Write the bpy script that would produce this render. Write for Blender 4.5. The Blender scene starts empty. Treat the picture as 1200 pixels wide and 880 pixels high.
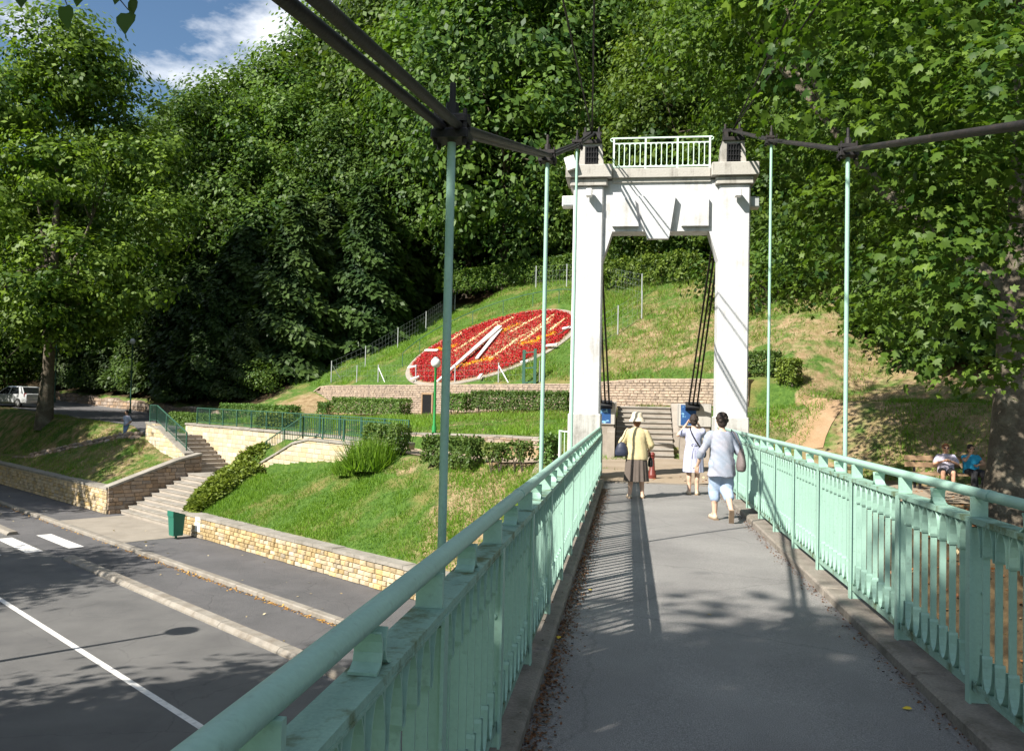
import bpy, bmesh, math, random
import numpy as np
from mathutils import Vector, Matrix
sc = bpy.context.scene
COL = sc.collection
R = math.radians
rnd = random.Random(7)
# ---------------------------------------------------------------- camera
F_PX, PW, PH = 971.0, 1200, 880
def cam_axes(vp=(736.5, 474), slope=.022):
    f = F_PX
    Y = np.array([(vp[0]-600)/f, -(vp[1]-440)/f, 1.]); Y /= np.linalg.norm(Y)
    q = np.array([(vp[0]-1600)/f, -(vp[1]-1000*slope-440)/f, 1.])
    Z = np.cross(Y, q); Z /= np.linalg.norm(Z)
    if Z[1] < 0: Z = -Z
    X = np.cross(Z, Y)
    if X[0] < 0: X = -X
    return np.array([X, Y, Z])
CM = cam_axes()
CP = np.array([0, 0, 1.65])
cd = bpy.data.cameras.new('camera'); cam = bpy.data.objects.new('camera', cd); COL.objects.link(cam)
cd.sensor_width = 36; cd.lens = 36*F_PX/PW; cd.clip_start = .05; cd.clip_end = 2000
r_, u_, f_ = CM[:, 0], CM[:, 1], CM[:, 2]
cam.matrix_world = Matrix(((r_[0], u_[0], -f_[0], CP[0]), (r_[1], u_[1], -f_[1], CP[1]), (r_[2], u_[2], -f_[2], CP[2]), (0, 0, 0, 1)))
sc.camera = cam
# ---------------------------------------------------------------- world, sun, exposure
SUN_EL, SHADOW_AZ = R(40.5), R(40)
w = bpy.data.worlds.new('World'); sc.world = w; w.use_nodes = True
nt = w.node_tree; nt.nodes.clear()
wo = nt.nodes.new('ShaderNodeOutputWorld'); bg = nt.nodes.new('ShaderNodeBackground'); bg.inputs[1].default_value = .05
sky = nt.nodes.new('ShaderNodeTexSky'); sky.sky_type = 'NISHITA'; sky.sun_disc = False
sky.sun_elevation = SUN_EL; sky.sun_rotation = SHADOW_AZ + math.pi; sky.air_density = 1.1; sky.dust_density = .2; sky.ozone_density = 1.5
tc = nt.nodes.new('ShaderNodeTexCoord'); mp = nt.nodes.new('ShaderNodeMapping'); mp.inputs['Scale'].default_value = (1, 1, 2.2); mp.inputs['Location'].default_value = (3.1, .35, .2)
no = nt.nodes.new('ShaderNodeTexNoise'); no.inputs['Scale'].default_value = 3.4; no.inputs['Detail'].default_value = 9; no.inputs['Roughness'].default_value = .58
rp = nt.nodes.new('ShaderNodeValToRGB'); rp.color_ramp.elements[0].position = .49; rp.color_ramp.elements[1].position = .62
mx = nt.nodes.new('ShaderNodeMixRGB'); mx.inputs[2].default_value = (14.0, 14.2, 14.5, 1)
L = nt.links.new
L(tc.outputs['Generated'], mp.inputs[0]); L(mp.outputs[0], no.inputs[0]); L(no.outputs[0], rp.inputs[0]); L(rp.outputs[0], mx.inputs[0]); hsv = nt.nodes.new('ShaderNodeHueSaturation'); hsv.inputs['Saturation'].default_value = 1.12; hsv.inputs['Value'].default_value = 1.25; L(sky.outputs[0], hsv.inputs['Color']); L(hsv.outputs[0], mx.inputs[1]); L(mx.outputs[0], bg.inputs[0]); L(bg.outputs[0], wo.inputs[0])
sd = bpy.data.lights.new('sun', 'SUN'); sd.energy = 5.0; sd.angle = R(.53); sd.color = (1, .95, .86)
sun = bpy.data.objects.new('sun', sd); COL.objects.link(sun)
ld = Vector((math.sin(SHADOW_AZ)*math.cos(SUN_EL), math.cos(SHADOW_AZ)*math.cos(SUN_EL), -math.sin(SUN_EL)))
sun.rotation_euler = ld.to_track_quat('-Z', 'Y').to_euler(); sun.location = (-30, -30, 40)
sc.view_settings.view_transform = 'Standard'; sc.view_settings.look = 'None'; sc.view_settings.gamma = 1; sc.view_settings.exposure = 1.0; sc.view_settings.use_curve_mapping = False
sc.cycles.max_bounces = 5; sc.cycles.diffuse_bounces = 2; sc.cycles.glossy_bounces = 2; sc.cycles.transmission_bounces = 4; sc.cycles.transparent_max_bounces = 4
sc.cycles.use_denoising = True
# ---------------------------------------------------------------- pixel -> place helpers
def ray(x, y): return CM @ np.array([(x-600)/F_PX, -(y-440)/F_PX, 1.])
def pz(x, y, z):
    d = ray(x, y); return CP + d*(z-CP[2])/d[2]
def py_(x, y, Y):
    d = ray(x, y); return CP + d*Y/d[1]
TH = R(53.8)
U2 = np.array([-math.sin(TH), math.cos(TH)]); V2 = np.array([math.cos(TH), math.sin(TH)])
def pv(x, y, v):
    d = ray(x, y); t = v/(d[:2] @ V2); return CP + d*t
def W3(u, v, z=0.): return (u*U2[0]+v*V2[0], u*U2[1]+v*V2[1], z)
def uvz(P): return (float(P[0]*U2[0]+P[1]*U2[1]), float(P[0]*V2[0]+P[1]*V2[1]), float(P[2]))
# ---------------------------------------------------------------- materials
MATS = {}
def nodes_for(name):
    m = bpy.data.materials.new(name); m.use_nodes = True; MATS[name] = m
    n = m.node_tree; b = n.nodes['Principled BSDF']; return m, n, b
def mat(name, col, rough=.8, var=.25, scale=3., fine=30., bump=.0, col2=None, amt2=.5, scale2=1.5, spec=.3, metal=0., objvar=0., local=False, coat=0., sharp=.12):
    m, n, b = nodes_for(name)
    N, L = n.nodes.new, n.links.new
    if local:
        t = N('ShaderNodeTexCoord'); pos = t.outputs['Object']
    else:
        t = N('ShaderNodeNewGeometry'); pos = t.outputs['Position']
    a = N('ShaderNodeTexNoise'); a.inputs['Scale'].default_value = scale; a.inputs['Detail'].default_value = 6; L(pos, a.inputs[0])
    f = N('ShaderNodeTexNoise'); f.inputs['Scale'].default_value = fine; f.inputs['Detail'].default_value = 4; L(pos, f.inputs[0])
    ad = N('ShaderNodeMath'); ad.operation = 'ADD'; L(a.outputs[0], ad.inputs[0]); L(f.outputs[0], ad.inputs[1])
    mr = N('ShaderNodeMapRange'); mr.inputs[1].default_value = .6; mr.inputs[2].default_value = 1.4; mr.inputs[3].default_value = 1-var; mr.inputs[4].default_value = 1+var; L(ad.outputs[0], mr.inputs[0])
    src = None
    if col2 is not None:
        c = N('ShaderNodeTexNoise'); c.inputs['Scale'].default_value = scale2; c.inputs['Detail'].default_value = 7; c.inputs['Roughness'].default_value = .65; L(pos, c.inputs[0])
        r = N('ShaderNodeMapRange'); r.inputs[1].default_value = 1-amt2-sharp; r.inputs[2].default_value = 1-amt2+sharp; L(c.outputs[0], r.inputs[0])
        mm = N('ShaderNodeMixRGB'); mm.inputs[1].default_value = (*col, 1); mm.inputs[2].default_value = (*col2, 1); L(r.outputs[0], mm.inputs[0]); src = mm.outputs[0]
    if objvar:
        oi = N('ShaderNodeObjectInfo'); hs = N('ShaderNodeHueSaturation')
        vr = N('ShaderNodeMapRange'); vr.inputs[3].default_value = 1-objvar; vr.inputs[4].default_value = 1+objvar; L(oi.outputs['Random'], vr.inputs[0]); L(vr.outputs[0], hs.inputs['Value'])
        h2 = N('ShaderNodeMath'); h2.operation = 'MULTIPLY_ADD'; h2.inputs[1].default_value = 7.13; h2.inputs[2].default_value = 0; L(oi.outputs['Random'], h2.inputs[0])
        h3 = N('ShaderNodeMath'); h3.operation = 'FRACT'; L(h2.outputs[0], h3.inputs[0])
        h4 = N('ShaderNodeMapRange'); h4.inputs[3].default_value = .7; h4.inputs[4].default_value = 1.25; L(h3.outputs[0], h4.inputs[0]); L(h4.outputs[0], hs.inputs['Saturation'])
        if src is not None: L(src, hs.inputs['Color'])
        else: hs.inputs['Color'].default_value = (*col, 1)
        src = hs.outputs[0]
    ml = N('ShaderNodeVectorMath'); ml.operation = 'SCALE'
    if src is not None: L(src, ml.inputs[0])
    else: ml.inputs[0].default_value = col
    L(mr.outputs[0], ml.inputs['Scale']); L(ml.outputs[0], b.inputs['Base Color'])
    b.inputs['Roughness'].default_value = rough; b.inputs['Specular IOR Level'].default_value = spec; b.inputs['Metallic'].default_value = metal; b.inputs['Coat Weight'].default_value = coat
    if bump:
        bp = N('ShaderNodeBump'); bp.inputs['Strength'].default_value = 1; bp.inputs['Distance'].default_value = bump; L(ad.outputs[0], bp.inputs['Height']); L(bp.outputs[0], b.inputs['Normal'])
    return m
def asphalt(name, lo, hi, crack=.5):
    m, n, b = nodes_for(name); N, L = n.nodes.new, n.links.new
    g = N('ShaderNodeNewGeometry').outputs['Position']
    def tex(t, **k):
        x = N(t)
        for a, v in k.items(): x.inputs[a].default_value = v
        L(g, x.inputs[0]); return x
    a = tex('ShaderNodeTexNoise', Scale=.55, Detail=8, Roughness=.6)
    r = N('ShaderNodeMapRange'); r.inputs[1].default_value = .36; r.inputs[2].default_value = .64; L(a.outputs[0], r.inputs[0])
    c = N('ShaderNodeMixRGB'); c.inputs[1].default_value = (*lo, 1); c.inputs[2].default_value = (*hi, 1); L(r.outputs[0], c.inputs[0])
    s = tex('ShaderNodeTexNoise', Scale=150, Detail=2, Roughness=.7)
    sr = N('ShaderNodeMapRange'); sr.inputs[1].default_value = .33; sr.inputs[2].default_value = .70; sr.inputs[3].default_value = .62; sr.inputs[4].default_value = 1.42; L(s.outputs[0], sr.inputs[0])
    w2 = tex('ShaderNodeTexNoise', Scale=2.2, Detail=5, Roughness=.6)
    wv = N('ShaderNodeVectorMath'); wv.operation = 'MULTIPLY_ADD'; wv.inputs[1].default_value = (.35,.35,.35); L(w2.outputs['Color'], wv.inputs[0]); L(g, wv.inputs[2])
    v = N('ShaderNodeTexVoronoi'); v.feature = 'DISTANCE_TO_EDGE'; v.inputs['Scale'].default_value = .42; L(wv.outputs[0], v.inputs[0])
    cr = N('ShaderNodeMapRange'); cr.inputs[1].default_value = .0; cr.inputs[2].default_value = .007; cr.inputs[3].default_value = 1-crack; cr.inputs[4].default_value = 1; L(v.outputs[0], cr.inputs[0])
    st = tex('ShaderNodeTexNoise', Scale=3.1, Detail=6, Roughness=.7)
    sm = N('ShaderNodeMapRange'); sm.inputs[1].default_value = .66; sm.inputs[2].default_value = .74; sm.inputs[3].default_value = 1; sm.inputs[4].default_value = .74; L(st.outputs[0], sm.inputs[0])
    m1 = N('ShaderNodeMath'); m1.operation = 'MULTIPLY'; L(sr.outputs[0], m1.inputs[0]); L(cr.outputs[0], m1.inputs[1])
    m2 = N('ShaderNodeMath'); m2.operation = 'MULTIPLY'; L(m1.outputs[0], m2.inputs[0]); L(sm.outputs[0], m2.inputs[1])
    k = N('ShaderNodeVectorMath'); k.operation = 'SCALE'; L(c.outputs[0], k.inputs[0]); L(m2.outputs[0], k.inputs['Scale']); L(k.outputs[0], b.inputs['Base Color'])
    b.inputs['Roughness'].default_value = .82; b.inputs['Specular IOR Level'].default_value = .3
    bp = N('ShaderNodeBump'); bp.inputs['Distance'].default_value = .006; L(m1.outputs[0], bp.inputs['Height']); L(bp.outputs[0], b.inputs['Normal'])
    return m
def streaked(name, col, dark, amt=.45, rough=.8):
    m, n, b = nodes_for(name); N, L = n.nodes.new, n.links.new
    g = N('ShaderNodeNewGeometry').outputs['Position']
    mp = N('ShaderNodeMapping'); mp.inputs['Scale'].default_value = (7, 7, .55); L(g, mp.inputs[0])
    a = N('ShaderNodeTexNoise'); a.inputs['Scale'].default_value = 1; a.inputs['Detail'].default_value = 7; a.inputs['Roughness'].default_value = .65; L(mp.outputs[0], a.inputs[0])
    c = N('ShaderNodeTexNoise'); c.inputs['Scale'].default_value = 1.3; c.inputs['Detail'].default_value = 8; c.inputs['Roughness'].default_value = .7; L(g, c.inputs[0])
    s = N('ShaderNodeMath'); s.operation = 'MULTIPLY'; L(a.outputs[0], s.inputs[0]); L(c.outputs[0], s.inputs[1])
    r = N('ShaderNodeMapRange'); r.inputs[1].default_value = .25; r.inputs[2].default_value = .42; r.inputs[3].default_value = 0; r.inputs[4].default_value = amt; L(s.outputs[0], r.inputs[0])
    x = N('ShaderNodeMixRGB'); x.inputs[1].default_value = (*col, 1); x.inputs[2].default_value = (*dark, 1); L(r.outputs[0], x.inputs[0]); L(x.outputs[0], b.inputs['Base Color'])
    f = N('ShaderNodeTexNoise'); f.inputs['Scale'].default_value = 30; f.inputs['Detail'].default_value = 6; L(g, f.inputs[0])
    bp = N('ShaderNodeBump'); bp.inputs['Distance'].default_value = .006; L(f.outputs[0], bp.inputs['Height']); L(bp.outputs[0], b.inputs['Normal'])
    b.inputs['Roughness'].default_value = rough; b.inputs['Specular IOR Level'].default_value = .25
    return m
def leafmat(name, lo, hi, trans=.3, rough=.5, spec=.25, hue=.02):
    m, n, b = nodes_for(name); N, L = n.nodes.new, n.links.new
    at = N('ShaderNodeAttribute'); at.attribute_name = 'tint'
    mm = N('ShaderNodeMixRGB'); mm.inputs[1].default_value = (*lo, 1); mm.inputs[2].default_value = (*hi, 1); L(at.outputs['Fac'], mm.inputs[0])
    oi = N('ShaderNodeObjectInfo'); hs = N('ShaderNodeHueSaturation'); L(mm.outputs[0], hs.inputs['Color'])
    h = N('ShaderNodeMapRange'); h.inputs[3].default_value = .5-hue; h.inputs[4].default_value = .5+hue; L(oi.outputs['Random'], h.inputs[0]); L(h.outputs[0], hs.inputs['Hue'])
    k = N('ShaderNodeMath'); k.operation = 'MULTIPLY'; k.inputs[1].default_value = 5.37; L(oi.outputs['Random'], k.inputs[0])
    k2 = N('ShaderNodeMath'); k2.operation = 'FRACT'; L(k.outputs[0], k2.inputs[0])
    v = N('ShaderNodeMapRange'); v.inputs[3].default_value = .8; v.inputs[4].default_value = 1.2; L(k2.outputs[0], v.inputs[0]); L(v.outputs[0], hs.inputs['Value'])
    L(hs.outputs[0], b.inputs['Base Color']); b.inputs['Roughness'].default_value = rough; b.inputs['Specular IOR Level'].default_value = spec
    tr = N('ShaderNodeBsdfTranslucent'); ts = N('ShaderNodeVectorMath'); ts.operation = 'MULTIPLY'; ts.inputs[1].default_value = (1.25, 1.35, .55); L(hs.outputs[0], ts.inputs[0]); L(ts.outputs[0], tr.inputs[0])
    mi = N('ShaderNodeMixShader'); mi.inputs[0].default_value = trans; L(b.outputs[0], mi.inputs[1]); L(tr.outputs[0], mi.inputs[2]); L(mi.outputs[0], n.nodes['Material Output'].inputs[0])
    return m
# ---------------------------------------------------------------- mesh builder
class MB:
    def __init__(s): s.v = []; s.f = []
    def add(s, vs, fs):
        o = len(s.v); s.v += [tuple(map(float, p)) for p in vs]; s.f += [tuple(i+o for i in f) for f in fs]; return s
    def box(s, x0, x1, y0, y1, z0, z1):
        return s.add([(x0,y0,z0),(x1,y0,z0),(x1,y1,z0),(x0,y1,z0),(x0,y0,z1),(x1,y0,z1),(x1,y1,z1),(x0,y1,z1)], [(0,3,2,1),(4,5,6,7),(0,1,5,4),(1,2,6,5),(2,3,7,6),(3,0,4,7)])
    def cbox(s, x0, x1, y0, y1, z0, z1, c=.02):   # box with chamfered vertical and top edges
        a = [(x0+c,y0),(x1-c,y0),(x1,y0+c),(x1,y1-c),(x1-c,y1),(x0+c,y1),(x0,y1-c),(x0,y0+c)]
        b = [(x0+2*c,y0+c),(x1-2*c,y0+c),(x1-c,y0+2*c),(x1-c,y1-2*c),(x1-2*c,y1-c),(x0+2*c,y1-c),(x0+c,y1-2*c),(x0+c,y0+2*c)]
        vs = [(x,y,z0) for x,y in a]+[(x,y,z1-c) for x,y in a]+[(x,y,z1) for x,y in b]
        fs = [tuple(range(7,-1,-1)), tuple(range(16,24))]
        for k in (0, 8):
            for i in range(8): fs.append((k+i, k+(i+1)%8, k+8+(i+1)%8, k+8+i))
        return s.add(vs, fs)
    def hexa(s, P): return s.add(P, [(0,3,2,1),(4,5,6,7),(0,1,5,4),(1,2,6,5),(2,3,7,6),(3,0,4,7)])
    def bar(s, p0, p1, w, h, up=(0,0,1)):
        p0, p1 = Vector(p0), Vector(p1); d = (p1-p0).normalized(); x = d.cross(Vector(up))
        if x.length < 1e-4: x = d.cross(Vector((0,1,0)))
        x.normalize(); y = x.cross(d); x *= w/2; y *= h/2
        P = [p0-x-y, p0+x-y, p1+x-y, p1-x-y, p0-x+y, p0+x+y, p1+x+y, p1-x+y]
        return s.hexa([tuple(q) for q in P])
    def tube(s, pts, rad, n=8, cap=True, flat=1.):
        pts = [Vector(p) for p in pts]
        if not hasattr(rad, '__len__'): rad = [rad]*len(pts)
        rings = []; px = None
        for i, p in enumerate(pts):
            d = (pts[min(i+1, len(pts)-1)]-pts[max(i-1, 0)]).normalized()
            if px is None:
                px = d.cross(Vector((0,0,1)))
                if px.length < 1e-3: px = d.cross(Vector((0,1,0)))
            px = (px - d*px.dot(d)).normalized(); q = d.cross(px)
            rings.append([p+px*math.cos(2*math.pi*k/n)*rad[i]+q*math.sin(2*math.pi*k/n)*rad[i]*flat for k in range(n)])
        vs = [v for r in rings for v in r]; fs = []
        for i in range(len(rings)-1):
            for k in range(n): fs.append((i*n+k, i*n+(k+1)%n, (i+1)*n+(k+1)%n, (i+1)*n+k))
        if cap: fs.append(tuple(range(n-1,-1,-1))); fs.append(tuple(range((len(rings)-1)*n, len(rings)*n)))
        return s.add(vs, fs)
    def lathe(s, prof, c=(0,0,0), n=16, cap=True):
        vs = [(c[0]+r*math.cos(2*math.pi*k/n), c[1]+r*math.sin(2*math.pi*k/n), c[2]+z) for r, z in prof for k in range(n)]
        fs = [(i*n+k, i*n+(k+1)%n, (i+1)*n+(k+1)%n, (i+1)*n+k) for i in range(len(prof)-1) for k in range(n)]
        if cap: fs.append(tuple(range(n-1,-1,-1))); fs.append(tuple(range((len(prof)-1)*n, len(prof)*n)))
        return s.add(vs, fs)
    def prism(s, poly, axis, a0, a1):   # poly in the other two axes, extruded along axis
        def pt(p, a): return {0: (a, p[0], p[1]), 1: (p[0], a, p[1]), 2: (p[0], p[1], a)}[axis]
        n = len(poly); vs = [pt(p, a0) for p in poly]+[pt(p, a1) for p in poly]
        fs = [tuple(range(n-1,-1,-1)), tuple(range(n, 2*n))]+[(i, (i+1)%n, n+(i+1)%n, n+i) for i in range(n)]
        return s.add(vs, fs)
    def loft(s, rings, cap=True):
        n = len(rings[0]); vs = [p for r in rings for p in r]
        fs = [(i*n+k, i*n+(k+1)%n, (i+1)*n+(k+1)%n, (i+1)*n+k) for i in range(len(rings)-1) for k in range(n)]
        if cap: fs.append(tuple(range(n-1,-1,-1))); fs.append(tuple(range((len(rings)-1)*n, len(rings)*n)))
        return s.add(vs, fs)
    def ell(s, c, r, n=12, m=8):
        prof = [(math.sin(math.pi*i/m), -math.cos(math.pi*i/m)) for i in range(m+1)]
        vs = []; 
        for pr, pzz in prof[1:-1]:
            vs += [(c[0]+r[0]*pr*math.cos(2*math.pi*k/n), c[1]+r[1]*pr*math.sin(2*math.pi*k/n), c[2]+r[2]*pzz) for k in range(n)]
        fs = [(i*n+k, i*n+(k+1)%n, (i+1)*n+(k+1)%n, (i+1)*n+k) for i in range(m-2) for k in range(n)]
        b = len(vs); vs += [(c[0], c[1], c[2]-r[2]), (c[0], c[1], c[2]+r[2])]
        fs += [(b, (k+1)%n, k) for k in range(n)]+[(b+1, (m-2)*n+k, (m-2)*n+(k+1)%n) for k in range(n)]
        return s.add(vs, fs)
    def mesh(s, name, off=(0,0,0)):
        me = bpy.data.meshes.new(name)
        me.from_pydata([(a-off[0], b-off[1], c-off[2]) for a, b, c in s.v], [], s.f); me.update()
        return me
def wloc(o):
    p = Vector((0,0,0))
    while o is not None: p = p + o.location; o = o.parent
    return p
def link(o, parent=None):
    COL.objects.link(o)
    if parent is not None: o.parent = parent
    return o
def smooth(me, ang=None):
    me.shade_smooth()
    if ang: 
        try: me.set_sharp_from_angle(angle=R(ang))
        except Exception: pass
def obj(name, mb, m, parent=None, sm=None, world=True, loc=None):
    """mb in world coordinates; the object is a child of parent (translation-only)"""
    off = wloc(parent) if (parent is not None and world) else Vector((0,0,0))
    if loc is not None: off = off + Vector(loc) if not world else Vector(loc)
    me = mb.mesh(name, off) if isinstance(mb, MB) else mb
    me.materials.append(MATS[m] if isinstance(m, str) else m)
    if sm: smooth(me, sm)
    o = bpy.data.objects.new(name, me); link(o, parent)
    if loc is not None: o.location = Vector(loc)-(wloc(parent) if parent is not None else Vector((0,0,0)))
    return o
def inst(name, me, parent=None, loc=(0,0,0), rot=(0,0,0), scale=(1,1,1)):
    o = bpy.data.objects.new(name, me); link(o, parent)
    o.location = Vector(loc)-(wloc(parent) if parent is not None else Vector((0,0,0))); o.rotation_euler = rot; o.scale = scale
    return o
def tag(o, label, cat, group=None):
    o['label'] = label; o['category'] = cat
    if group: o['group'] = group
    return o
def thing(name, label, cat, loc=(0,0,0), group=None):
    o = bpy.data.objects.new(name, None); o.empty_display_size = .2; COL.objects.link(o); o.location = loc
    return tag(o, label, cat, group)
def struct(o): o['kind'] = 'structure'; return o
def stuff(o): o['kind'] = 'stuff'; return o
def fastmesh(name, verts, k, tint=None, mat_=None, faces=None):
    """verts (N*kv,3); faces (M,k) uniform polygons"""
    me = bpy.data.meshes.new(name); nv = len(verts); M = len(faces)
    me.vertices.add(nv); me.vertices.foreach_set('co', np.ascontiguousarray(verts, np.float32).ravel())
    me.loops.add(M*k); me.loops.foreach_set('vertex_index', np.ascontiguousarray(faces, np.int32).ravel())
    me.polygons.add(M); me.polygons.foreach_set('loop_start', np.arange(0, M*k, k, dtype=np.int32))
    try: me.polygons.foreach_set('loop_total', np.full(M, k, np.int32))
    except Exception: pass
    if tint is not None:
        a = me.attributes.new('tint', 'FLOAT', 'POINT'); a.data.foreach_set('value', np.ascontiguousarray(tint, np.float32))
    me.update(calc_edges=True); me.validate()
    if mat_: me.materials.append(MATS[mat_])
    return me
def unit(a): return a/np.maximum(np.linalg.norm(a, axis=1, keepdims=True), 1e-9)
LEAF_T = {
 'kite': (np.array([(0,0,0),(.32,.45,-.05),(0,1,-.16),(-.32,.45,-.05)]), [(0,1,2,3)]),
 'oval': (np.array([(0,0,0),(.3,.25,.03),(.33,.6,0),(0,1,-.15),(-.33,.6,0),(-.3,.25,.03)]), [(0,1,2,3,4,5)]),
 'maple': (np.array([(0,0,0),(.30,.02,-.05),(.52,.22,-.08),(.30,.34,0),(.46,.66,-.08),(.17,.62,0),(0,1,-.14),(-.17,.62,0),(-.46,.66,-.08),(-.30,.34,0),(-.52,.22,-.08),(-.30,.02,-.05)]), [(0,1,2,3),(0,3,4,5),(0,5,6,7),(0,7,8,9),(0,9,10,11)]),
 'blade': (np.array([(-.06,0,0),(.06,0,0),(0,1,.1)]), [(0,1,2)]),
}
def leaves_mesh(name, pos, nrm, size, tint, kind, mat_, rng, droop=.5, tang=None):
    T, fc = LEAF_T[kind]; N = len(pos)
    nrm = unit(nrm)
    if tang is None:
        tang = rng.normal(size=(N, 3)); tang[:, 2] -= droop
    tang = unit(tang - nrm*np.sum(tang*nrm, 1, keepdims=True)); bi = np.cross(nrm, tang)
    s = size[:, None, None] if hasattr(size, '__len__') else size
    V = pos[:, None, :] + s*(bi[:, None, :]*T[None, :, 0:1] + tang[:, None, :]*T[None, :, 1:2] + nrm[:, None, :]*T[None, :, 2:3])
    kv = len(T); F = (np.arange(N)[:, None, None]*kv + np.array(fc)[None]).reshape(-1, len(fc[0]))
    return fastmesh(name, V.reshape(-1, 3), len(fc[0]), np.repeat(tint, kv), mat_, F)
# ================================================================ materials
asphalt('asphalt_deck', (.225,.215,.208), (.315,.302,.288), .22)
asphalt('asphalt_road', (.125,.122,.12), (.175,.17,.163), .25)
asphalt('asphalt_walk', (.105,.103,.105), (.145,.14,.142), .35)
mat('paving_pale', (.30,.265,.22), .9, .18, 1.5, 60., .004, (.24,.21,.17), .45, 1.2, sharp=.2)
mat('earth_path', (.33,.265,.195), .95, .16, .8, 45., .01, (.26,.20,.135), .42, .7, sharp=.18)
mat('dirt', (.33,.22,.13), .95, .2, 1.2, 25., .02, (.26,.17,.09), .45, 1.)
mat('concrete', (.30,.275,.235), .9, .22, 2.5, 40., .006, (.19,.175,.145), .42, 2.2)
mat('kerb_concrete', (.255,.225,.19), .9, .28, 3., 55., .008, (.12,.105,.085), .45, 3.)
mat('kerb_road', (.27,.245,.21), .92, .25, 3., 60., .012, (.20,.17,.135), .42, 2.5)
mat('coping', (.30,.275,.24), .9, .22, 2.5, 35., .008, (.21,.19,.155), .45, 1.6)
mat('stone_yellow', (.47,.36,.21), .9, .2, 5., 45., .014, (.36,.29,.19), .42, 3., objvar=.28)
mat('mortar', (.20,.155,.10), .95, .2, 4., 60., .01)
mat('stone_pale', (.50,.41,.28), .9, .14, 4., 40., .008, objvar=.12)
mat('mortar_pale', (.36,.29,.195), .95, .15, 4., 60., .006)
mat('stone_brown', (.30,.225,.165), .95, .25, 4., 30., .02, objvar=.3)
mat('mortar_brown', (.19,.145,.105), .95, .2, 4., 40., .01)
mat('step_stone', (.33,.29,.245), .9, .16, 2., 45., .006, (.24,.205,.17), .4, 1.5)
streaked('tower_white', (.57,.575,.585), (.33,.31,.28), .75)
streaked('tower_grey', (.42,.40,.365), (.14,.125,.105), .9, .9)
mat('paint_green', (.315,.50,.41), .5, .10, 2.5, 60., .001, (.25,.385,.31), .35, 26., spec=.45, sharp=.07)
mat('paint_moss', (.27,.43,.35), .6, .16, 6., 90., .003, (.11,.14,.06), .43, 7., spec=.3, sharp=.08)
mat('paint_fence', (.045,.115,.082), .5, .1, 4., 40.)
mat('paint_lamp', (.03,.24,.06), .45, .1, 4., 40.)
mat('bin_green', (.015,.14,.095), .45, .1, 5., 50., spec=.4)
mat('dark_iron', (.017,.015,.015), .6, .35, 6., 60., .002, (.035,.026,.022), .42, 7., spec=.3)
mat('black_iron', (.012,.012,.013), .5, .2, 6., 50.)
mat('galvanised', (.42,.44,.44), .5, .1, 6., 50., metal=.35)
mat('white_paint', (.74,.73,.70), .7, .08, 4., 50., 0, (.50,.49,.46), .36, 9.)
mat('road_paint', (.68,.66,.63), .8, .12, 4., 70., 0, (.34,.33,.32), .36, 7.)
mat('clock_white', (.78,.76,.74), .6, .05, 3., 30.)
mat('bark_plane', (.115,.095,.07), .95, .3, 2., 22., .03, (.22,.20,.15), .40, 2.4, local=True)
mat('bark_dark', (.085,.068,.05), .95, .3, 3., 18., .03, local=True)
mat('bollard_red', (.15,.028,.02), .45, .15, 6., 50., spec=.4)
mat('wood_bench', (.30,.20,.12), .85, .25, 5., 40., .003)
mat('litter_leaf', (.30,.14,.05), .9, .4, 20., 80.)
mat('leaf_yellow', (.62,.45,.04), .8, .15, 10., 60.)
mat('graffiti', (.02,.075,.22), .6, .1, 3., 30., 0, (.25,.50,.68), .40, 6., sharp=.03)
mat('sign_white', (.78,.77,.73), .7, .05, 4., 40.)
mat('lamp_glass', (.72,.72,.70), .15, .05, 4., 40., spec=.5)
mat('wire', (.22,.26,.24), .6, .1, 4., 40.)
leafmat('leaf_forest', (.022,.058,.010), (.122,.190,.030), .32, hue=.010)
leafmat('leaf_bright', (.032,.080,.012), (.165,.245,.034), .36, hue=.012)
leafmat('leaf_plane', (.034,.085,.012), (.185,.280,.038), .38, hue=.006)
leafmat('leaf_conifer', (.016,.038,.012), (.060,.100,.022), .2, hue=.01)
leafmat('leaf_hedge', (.050,.105,.020), (.150,.225,.050), .3, hue=.015)
leafmat('leaf_juniper', (.060,.095,.014), (.190,.245,.036), .2, hue=.005)
leafmat('grass_blade', (.075,.175,.018), (.225,.370,.042), .35, hue=.0)
leafmat('grass_dry', (.11,.13,.035), (.27,.25,.085), .3, hue=.0)
leafmat('flower_red', (.24,.006,.008), (.40,.010,.012), .05, hue=.0)
leafmat('flower_yellow', (.60,.22,.005), (.85,.50,.01), .15, hue=.0)
leafmat('flower_cream', (.62,.46,.24), (.82,.70,.45), .15, hue=.0)
# ground: grass, dry grass, earth and forest floor
m_, n_, b_ = nodes_for('ground')
N_, L_ = n_.nodes.new, n_.links.new
g_ = N_('ShaderNodeNewGeometry')
def noise_(s, d=6, ro=.6):
    k = N_('ShaderNodeTexNoise'); k.inputs['Scale'].default_value = s; k.inputs['Detail'].default_value = d; k.inputs['Roughness'].default_value = ro; L_(g_.outputs['Position'], k.inputs[0]); return k.outputs[0]
def mix_(f, a, b):
    k = N_('ShaderNodeMixRGB')
    L_(f, k.inputs[0])
    for i, c in ((1, a), (2, b)):
        if isinstance(c, tuple): k.inputs[i].default_value = (*c, 1)
        else: L_(c, k.inputs[i])
    return k.outputs[0]
def rng_(f, a, b):
    k = N_('ShaderNodeMapRange'); k.inputs[1].default_value = a; k.inputs[2].default_value = b; L_(f, k.inputs[0]); return k.outputs[0]
gr = mix_(rng_(noise_(6.), .35, .65), (.045,.095,.018), (.095,.165,.032))
gr = mix_(rng_(noise_(.55), .50, .66), gr, (.185,.165,.06))
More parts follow.
